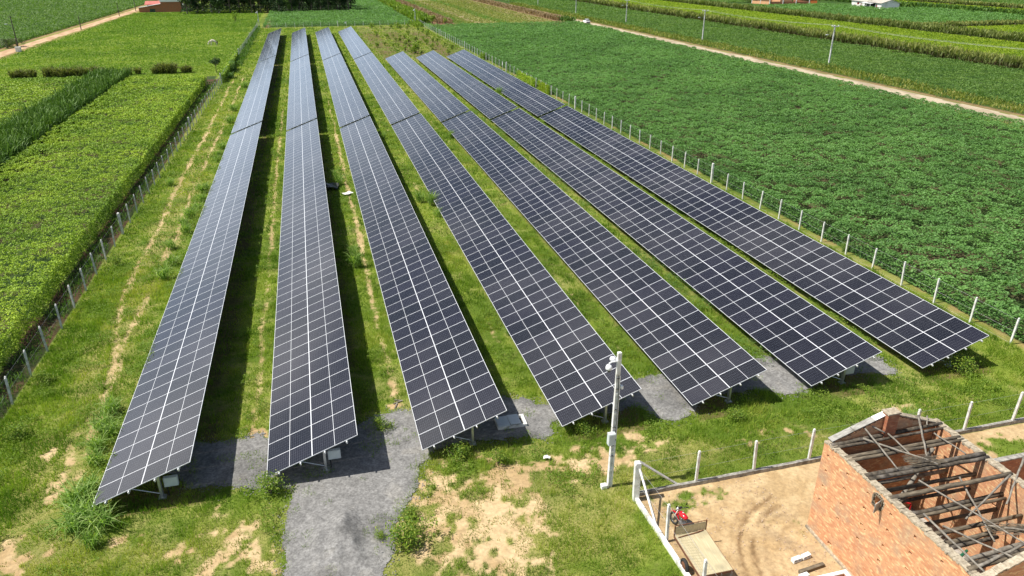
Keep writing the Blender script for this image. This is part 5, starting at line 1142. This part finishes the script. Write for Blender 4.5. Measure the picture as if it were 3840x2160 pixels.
# ------------------------------------------------------------------ single plants
def clump_mesh(seed, h, r, n, w):
    global rng
    sv = rng; rng = np.random.default_rng(seed)
    a = rng.uniform(0, 2*math.pi, n); q = r*np.sqrt(rng.random(n)); P = np.stack([q*np.cos(a), q*np.sin(a), rng.uniform(0, .35*h, n)], 1)
    V, F = blades(P, h*rng.uniform(.55, 1.05, n), w*rng.uniform(.7, 1.2, n), rng.uniform(.25, 1.0, n), 4)
    t = rng.random(n)*.9+.1; me = npmesh('grass_clump', V, F, tint=np.concatenate([np.tile(t, len(f)//n) for f in F])); me.materials.append(M['clump']); rng = sv; return me
def bush_mesh(seed, h, r, n, s, mat, stems=4):
    global rng
    sv = rng; rng = np.random.default_rng(seed); P = []
    c = rng.normal(0, r*.45, (stems*2, 3)); c[:, 2] = h*rng.uniform(.35, .85, stems*2)
    k = rng.integers(0, len(c), n); P = c[k]+rng.normal(0, r*.28, (n, 3)); P[:, 2] = np.clip(P[:, 2], .05, None)
    V, F = cards(P, rnorm(n, .8), s*rng.uniform(.7, 1.3, n), .5); me = npmesh('foliage', V, [F], tint=rng.random(n)); me.materials.append(mat)
    m = MB()
    for q in c[:stems]: m.tube([(0, 0, 0), (q[0]*.5, q[1]*.5, q[2]*.5), tuple(q)], [.03*h, .02*h, .01*h], 5, cap=False)
    st = m.mesh('stem', M['bark']); rng = sv; return me, st
CL = [clump_mesh(50+i, 1.5, .42, 110, .055) for i in range(4)]
lr = np.random.default_rng(77)
G = 'tall grass clumps along the solar rows'
cl1 = [(-12.8, 74.4), (-13.1, 72.2), (-12.6, 70), (-12.9, 59), (-12.3, 103.7), (-12.5, 83.6), (-16.4, 87.3), (-12.6, 121.7), (-12.6, 157.4), (-12.8, 131.8), (-12.7, 39.3), (-12.9, 37.7), (-12.3, 37), (-12.7, 35.8), (-12.5, 34.6), (-12.3, 32.5), (-12.6, 31.4), (-11.8, 30.2), (-11.2, 29.6), (-12.4, 76.4), (-12.3, 80), (-12.5, 100), (-12.4, 97), (-12.7, 62), (-13.4, 66), (-12.4, 29.8)]
for i, (x, y) in enumerate(cl1):
    o = link('tall_grass_clump', CL[i % 4], loc=(x, y, 0)); s = lr.uniform(.75, 1.15); o.scale = (s*1.15, s*1.15, s*(.75 if y < 34 else .9)); o.rotation_euler = (0, 0, lr.uniform(0, 6)); tag(o, 'tall arching grass clump beside the low edge of the first solar row', 'grass clump', G)
for x, y, s, lb in ((2.05, 57.5, 1.15, 'tall spiky grass clump between the second and third solar rows, half in shade'), (1.95, 60, .8, 'smaller grass clump just behind the tall clump between the second and third rows'), (1.9, 82.5, 1.0, 'grass clump beside the black plastic sheet'), (1.6, 85, .9, 'grass clump behind the black plastic sheet'),
                    (9.8, 73.6, 1.0, 'tall thin grass clump between the third and fourth rows'), (10.7, 72.3, 1.2, 'grass clump leaning over the low edge of the fourth row'), (10.8, 68.5, .8, 'small grass clump at the low edge of the fourth row'), (11.2, 42.6, .55, 'low grass clump at the low edge of the fourth row, near its front'), (18.5, 102.6, .9, 'grass clump at the low edge of the fifth row'),
                    (9.2, 104.3, .8, 'grass clump at the high edge of the third row'), (33.7, 134.8, 1.3, 'grass clump sticking up between the sixth and seventh rows'), (33.6, 160, .8, 'far grass clump between the sixth and seventh rows'), (-11.3, 28.3, .75, 'pale arching grass tuft in front of the first solar row'), (-17.3, 29.5, .9, 'grass clump at the left frame edge'), (43.6, 71, .9, 'grass clump on the outer side of the right fence'), (43.4, 50, .7, 'low bright grass at the foot of the right fence'), (29.4, 26.6, .9, 'bright yellow-green grass clump behind the ruin')):
    o = link('tall_grass_clump', CL[i % 4], loc=(x, y, 0)); i += 1; o.scale = (s*.9, s*.9, s); o.rotation_euler = (0, 0, lr.uniform(0, 6)); tag(o, lb, 'grass clump', G)
BM_ = [bush_mesh(60+i, 1.3, .5, 240, .24, M['bushleaf']) for i in range(4)]
PM_ = [bush_mesh(80+i, .7, .55, 900, .085, M['bushleaf'], 6) for i in range(3)]
def bush(x, y, s, lb, i, lib=BM_, grp=None, cat='shrub', sz=None):
    t = thing('shrub', lb, cat, (x, y, 0), lr.uniform(0, 6), grp); f, st = lib[i % len(lib)]; t.scale = (s, s, sz or s)
    link('foliage', f, parent=t); link('stem', st, parent=t); return t
bl = [(22.55, 253.8), (19.7, 221.5), (22.35, 226.2), (24.9, 246.4), (27.5, 250.7), (26.95, 238), (27.9, 234.6), (29.2, 245.2), (30.5, 244.8), (33.2, 256), (32.6, 233.3), (33.1, 228.8), (35.4, 238.7), (34.5, 225.5), (37.2, 232), (38.8, 231.6), (28.5, 219), (27.8, 204.4), (28.8, 213.8), (29.3, 200.6), (36.6, 219.4), (39.4, 222.7), (39.7, 212), (36, 198.7), (25.8, 223.8), (28, 224.6), (27, 285), (27.4, 276.6), (26.1, 209.6), (33.3, 279), (24.4, 222.9), (34.1, 212.3), (35.4, 276.4), (39.2, 275.3), (39.9, 267), (40, 257.6), (38.3, 250), (38.9, 262), (30.3, 283), (33, 286), (36.5, 283), (24, 288), (29.8, 228.5), (31.5, 222), (28.9, 209)]
for i, (x, y) in enumerate(bl): bush(x, y, lr.uniform(.7, 1.5), 'young green shrub scattered over the grassy rear corner of the yard', i, grp='shrubs in the rear corner of the yard')
bush(28.4, 205.5, 2.3, 'tallest dark shrub in the rear corner, just behind the fifth and sixth rows', 1)
bush(48.5, 299.5, 2.6, 'big dark shrub behind the far right corner of the yard', 2); bush(53, 298, 1.7, 'smaller shrub right of the big dark shrub behind the yard corner', 3)
bush(-26.7, 334, 2.0, 'small dark shrub standing alone on the left pasture', 0, sz=2.6)
for i, (x, y, s, lb) in enumerate(((1.85, 24.9, 1.6, 'bright leafy weed mound at the right edge of the gravel drive'), (2.2, 26.6, .8, 'small leafy weed above the mound at the gravel edge'), (1.75, 33.9, 1.0, 'leafy weed in the shade edge between the second and third rows'), (-4.0, 30.0, 1.3, 'green weed mound at the front corner of the second solar row'), (36.7, 30.6, 1.5, 'leafy weed in the shadow in front of the seventh solar row'), (5.3, 30.2, 1.1, 'green weeds in front of the third solar row'), (7.1, 29.3, 1.0, 'leafy weeds below the cable pit'), (20.8, 29.6, 1.0, 'tall leafy weed in front of the fifth row'),
                                  (12.2, 30.6, 1.0, 'green weed under the front of the fourth row'), (.8, 25.6, .5, 'small weed on the gravel near the bottom'), (-17.2, 38, 1.2, 'green weed mound at the left fence foot'), (-17.4, 44, 1.1, 'green weeds at the left fence, second mound from the front'), (-17.2, 63, 1.2, 'dark green weed mound inside the left fence'))):
    bush(x, y, s, lb, i, lib=PM_, cat='weed')
# dry clumps in a row beyond the left crop beds
cx_ = [(-64.5, 181), (-60.5, 182), (-59, 182.3), (-57.2, 182), (-54.5, 183.4), (-52.8, 183), (-51.2, 182.6), (-49.8, 182.8), (-48.2, 182.6), (-46.8, 183), (-45.2, 184.2), (-43.8, 185), (-38.4, 182.6), (-36.5, 183), (-33, 182.6), (-31.6, 183), (-30.3, 182.8), (-29.3, 182.6), (-26.9, 182.5), (-26, 182.8)]
DC = []
for i in range(4):
    me = clump_mesh(90+i, 2.3, .8, 260, .14); me = me.copy(); me.materials.clear(); me.materials.append(M['cane']); a = me.attributes['tint'].data; v = np.empty(len(a), np.float32); a.foreach_get('value', v); a.foreach_set('value', v*.9+.1); DC.append(me)
for i, (x, y) in enumerate(cx_):
    o = link('cane_clump', DC[i % 4], loc=(x, y, 0)); s = lr.uniform(.7, 1.15) if x < -40 else (1.15 if -33 < x < -29 else .8); o.scale = (s, s, s); o.rotation_euler = (0, 0, lr.uniform(0, 6)); tag(o, 'dry brownish cane clump in the broken row between the left crop beds and the pasture', 'cane clump', 'cane clumps at the pasture edge')

# ------------------------------------------------------------------ trees
def tree_mesh(seed, h, r, n, s, mat, lean=.0, base=.3):
    global rng
    sv = rng; rng = np.random.default_rng(seed); m = MB()
    top = (lean, 0, h*.62); m.tube([(0, 0, 0), (lean*.4, .1, h*.25), top], [h*.022, h*.017, h*.010], 7)
    C_ = []
    for i in range(11):
        a = i*2.4+rng.uniform(-.4, .4); z0 = h*rng.uniform(base, .6); q = r*rng.uniform(.35, .85); e = (q*math.cos(a), q*math.sin(a), min(h*.95, z0+h*rng.uniform(.12, .33))); m.tube([(lean*z0/h, 0, z0), (e[0]*.5, e[1]*.5, (z0+e[2])/2-.1), e], [h*.009, h*.006, h*.003], 5, cap=False); C_.append(e)
    C_.append((lean, 0, h*.9)); C_ = np.array(C_); k = rng.integers(0, len(C_), n); P = C_[k]+unit(rng.normal(0, 1, (n, 3)))*(r*.42*rng.random((n, 1))**.45)*np.array([[1, 1, .7]])
    V, F = cards(P, unit(rng.normal(0, 1, (n, 3))+np.array([[0, 0, .8]])), s*rng.uniform(.6, 1.3, n), .6)
    me = npmesh('crown', V, [F], tint=np.clip(rng.random(n)*.6+(k % 5)*.1, 0, 1)); me.materials.append(mat); tr = m.mesh('trunk', M['bark']); rng = sv; return tr, me
def tree(x, y, s, lb, lib, grp=None, cat='tree', sz=None, nm='broadleaf_tree'):
    t = thing(nm, lb, cat, (x, y, 0), lr.uniform(0, 6), grp); t.scale = (s, s, sz or s); link('trunk', lib[0], parent=t); link('crown', lib[1], parent=t); return t
TR_ = [tree_mesh(30+i, 12, 4.2, 1500, .62, M['woodleaf'], base=.12) for i in range(4)]
k = 0
for y0, n in ((393, 17), (402, 17), (413, 16), (425, 15)):
    for i in range(n):
        x = -51+i*(73./(n-1))+lr.uniform(-1.3, 1.3); y = y0+lr.uniform(-3, 3)-(5 if x < -16 else 0)-(11 if x > -15 else 0)
        tree(x, y, lr.uniform(.85, 1.25), 'dense dark tree in the wood behind the rear cassava field', TR_[k % 4], 'trees of the dark wood'); k += 1
canopy('wood_undergrowth', M['woodleaf'], -54, 23, 384, 430, 2.2, .8, .0016, 1.2, 'dark undergrowth filling the wood behind the fields', sides='n', bumpw=4)['category'] = 'undergrowth'
for x, y, s, lb in ((-7, 380, .62, 'lighter green tree at the front edge of the dark wood'), (-3, 381, .55, 'light green small tree left of the dark gap in the wood edge'), (-37, 388, .45, 'small green tree in front of the wood beside the house')): 
    tree(x, y, s, lb, tree_mesh(200+int(s*100), 12, 4.5, 1300, .6, M['weed'], base=.1))
tree(-19.9, 180.5, 1, 'small dark round-crowned tree standing behind the left fence', tree_mesh(301, 3.4, 1.35, 900, .22, M['woodleaf'], base=.4))
for x, y, s, lb in ((215, 430, .8, 'far tree left of the enclosure at the top'), (255, 400, .5, 'small tree behind the brick enclosure'), (212, 395, .5, 'round dark tree on the second cane hedge'), (292, 345, .4, 'small tree behind the white house')): tree(x, y, s, lb, TR_[0])
def palm(x, y, h, lb, sd_):
    global rng
    sv = rng; rng = np.random.default_rng(sd_); t = thing('palm', lb, 'palm', (x, y, 0)); m = MB(); m.tube([(0, 0, 0), (.15, 0, h*.5), (.1, 0, h)], [.32, .2, .16], 8); m.build('trunk', M['bark'], t)
    V = []; F = []; tn = []
    for i in range(17):
        a = i*2*math.pi/17+rng.uniform(-.2, .2); el = rng.uniform(.1, 1.2); Lf = rng.uniform(2.0, 2.8); pts = []
        for j in range(9): u = j/8; pts.append(np.array([math.cos(a)*Lf*u*math.cos(el*.6), math.sin(a)*Lf*u*math.cos(el*.6), h+Lf*(math.sin(el)*u-.95*u*u)]))
        sd = np.array([-math.sin(a), math.cos(a), 0])
        for j in range(1, 8):
            for s_ in (-1, 1): b = len(V); d = pts[j+1]-pts[j-1]; q = pts[j]+sd*s_*.75*math.sin(math.pi*(.15+.8*j/8))+d*.6-np.array([0, 0, .25]); V += [pts[j]-d*.22, pts[j]+d*.22, q]; F.append((b, b+1, b+2)); tn.append(rng.random())
    link('fronds', npmesh('fronds', np.array(V), [np.array(F)], tint=np.array(tn)), M['palm'], t); rng = sv
palm(-82.5, 249, 2.2, 'pale leaning palm left of the street lamp pole', 5); palm(-80.9, 252, 1.9, 'dark palm right behind the street lamp pole', 6); palm(-84.5, 254, 1.6, 'low palm between the two others by the left track', 7)
print('faces', sum(n for _, n in STAT), STAT)
print('objects', len(bpy.data.objects))
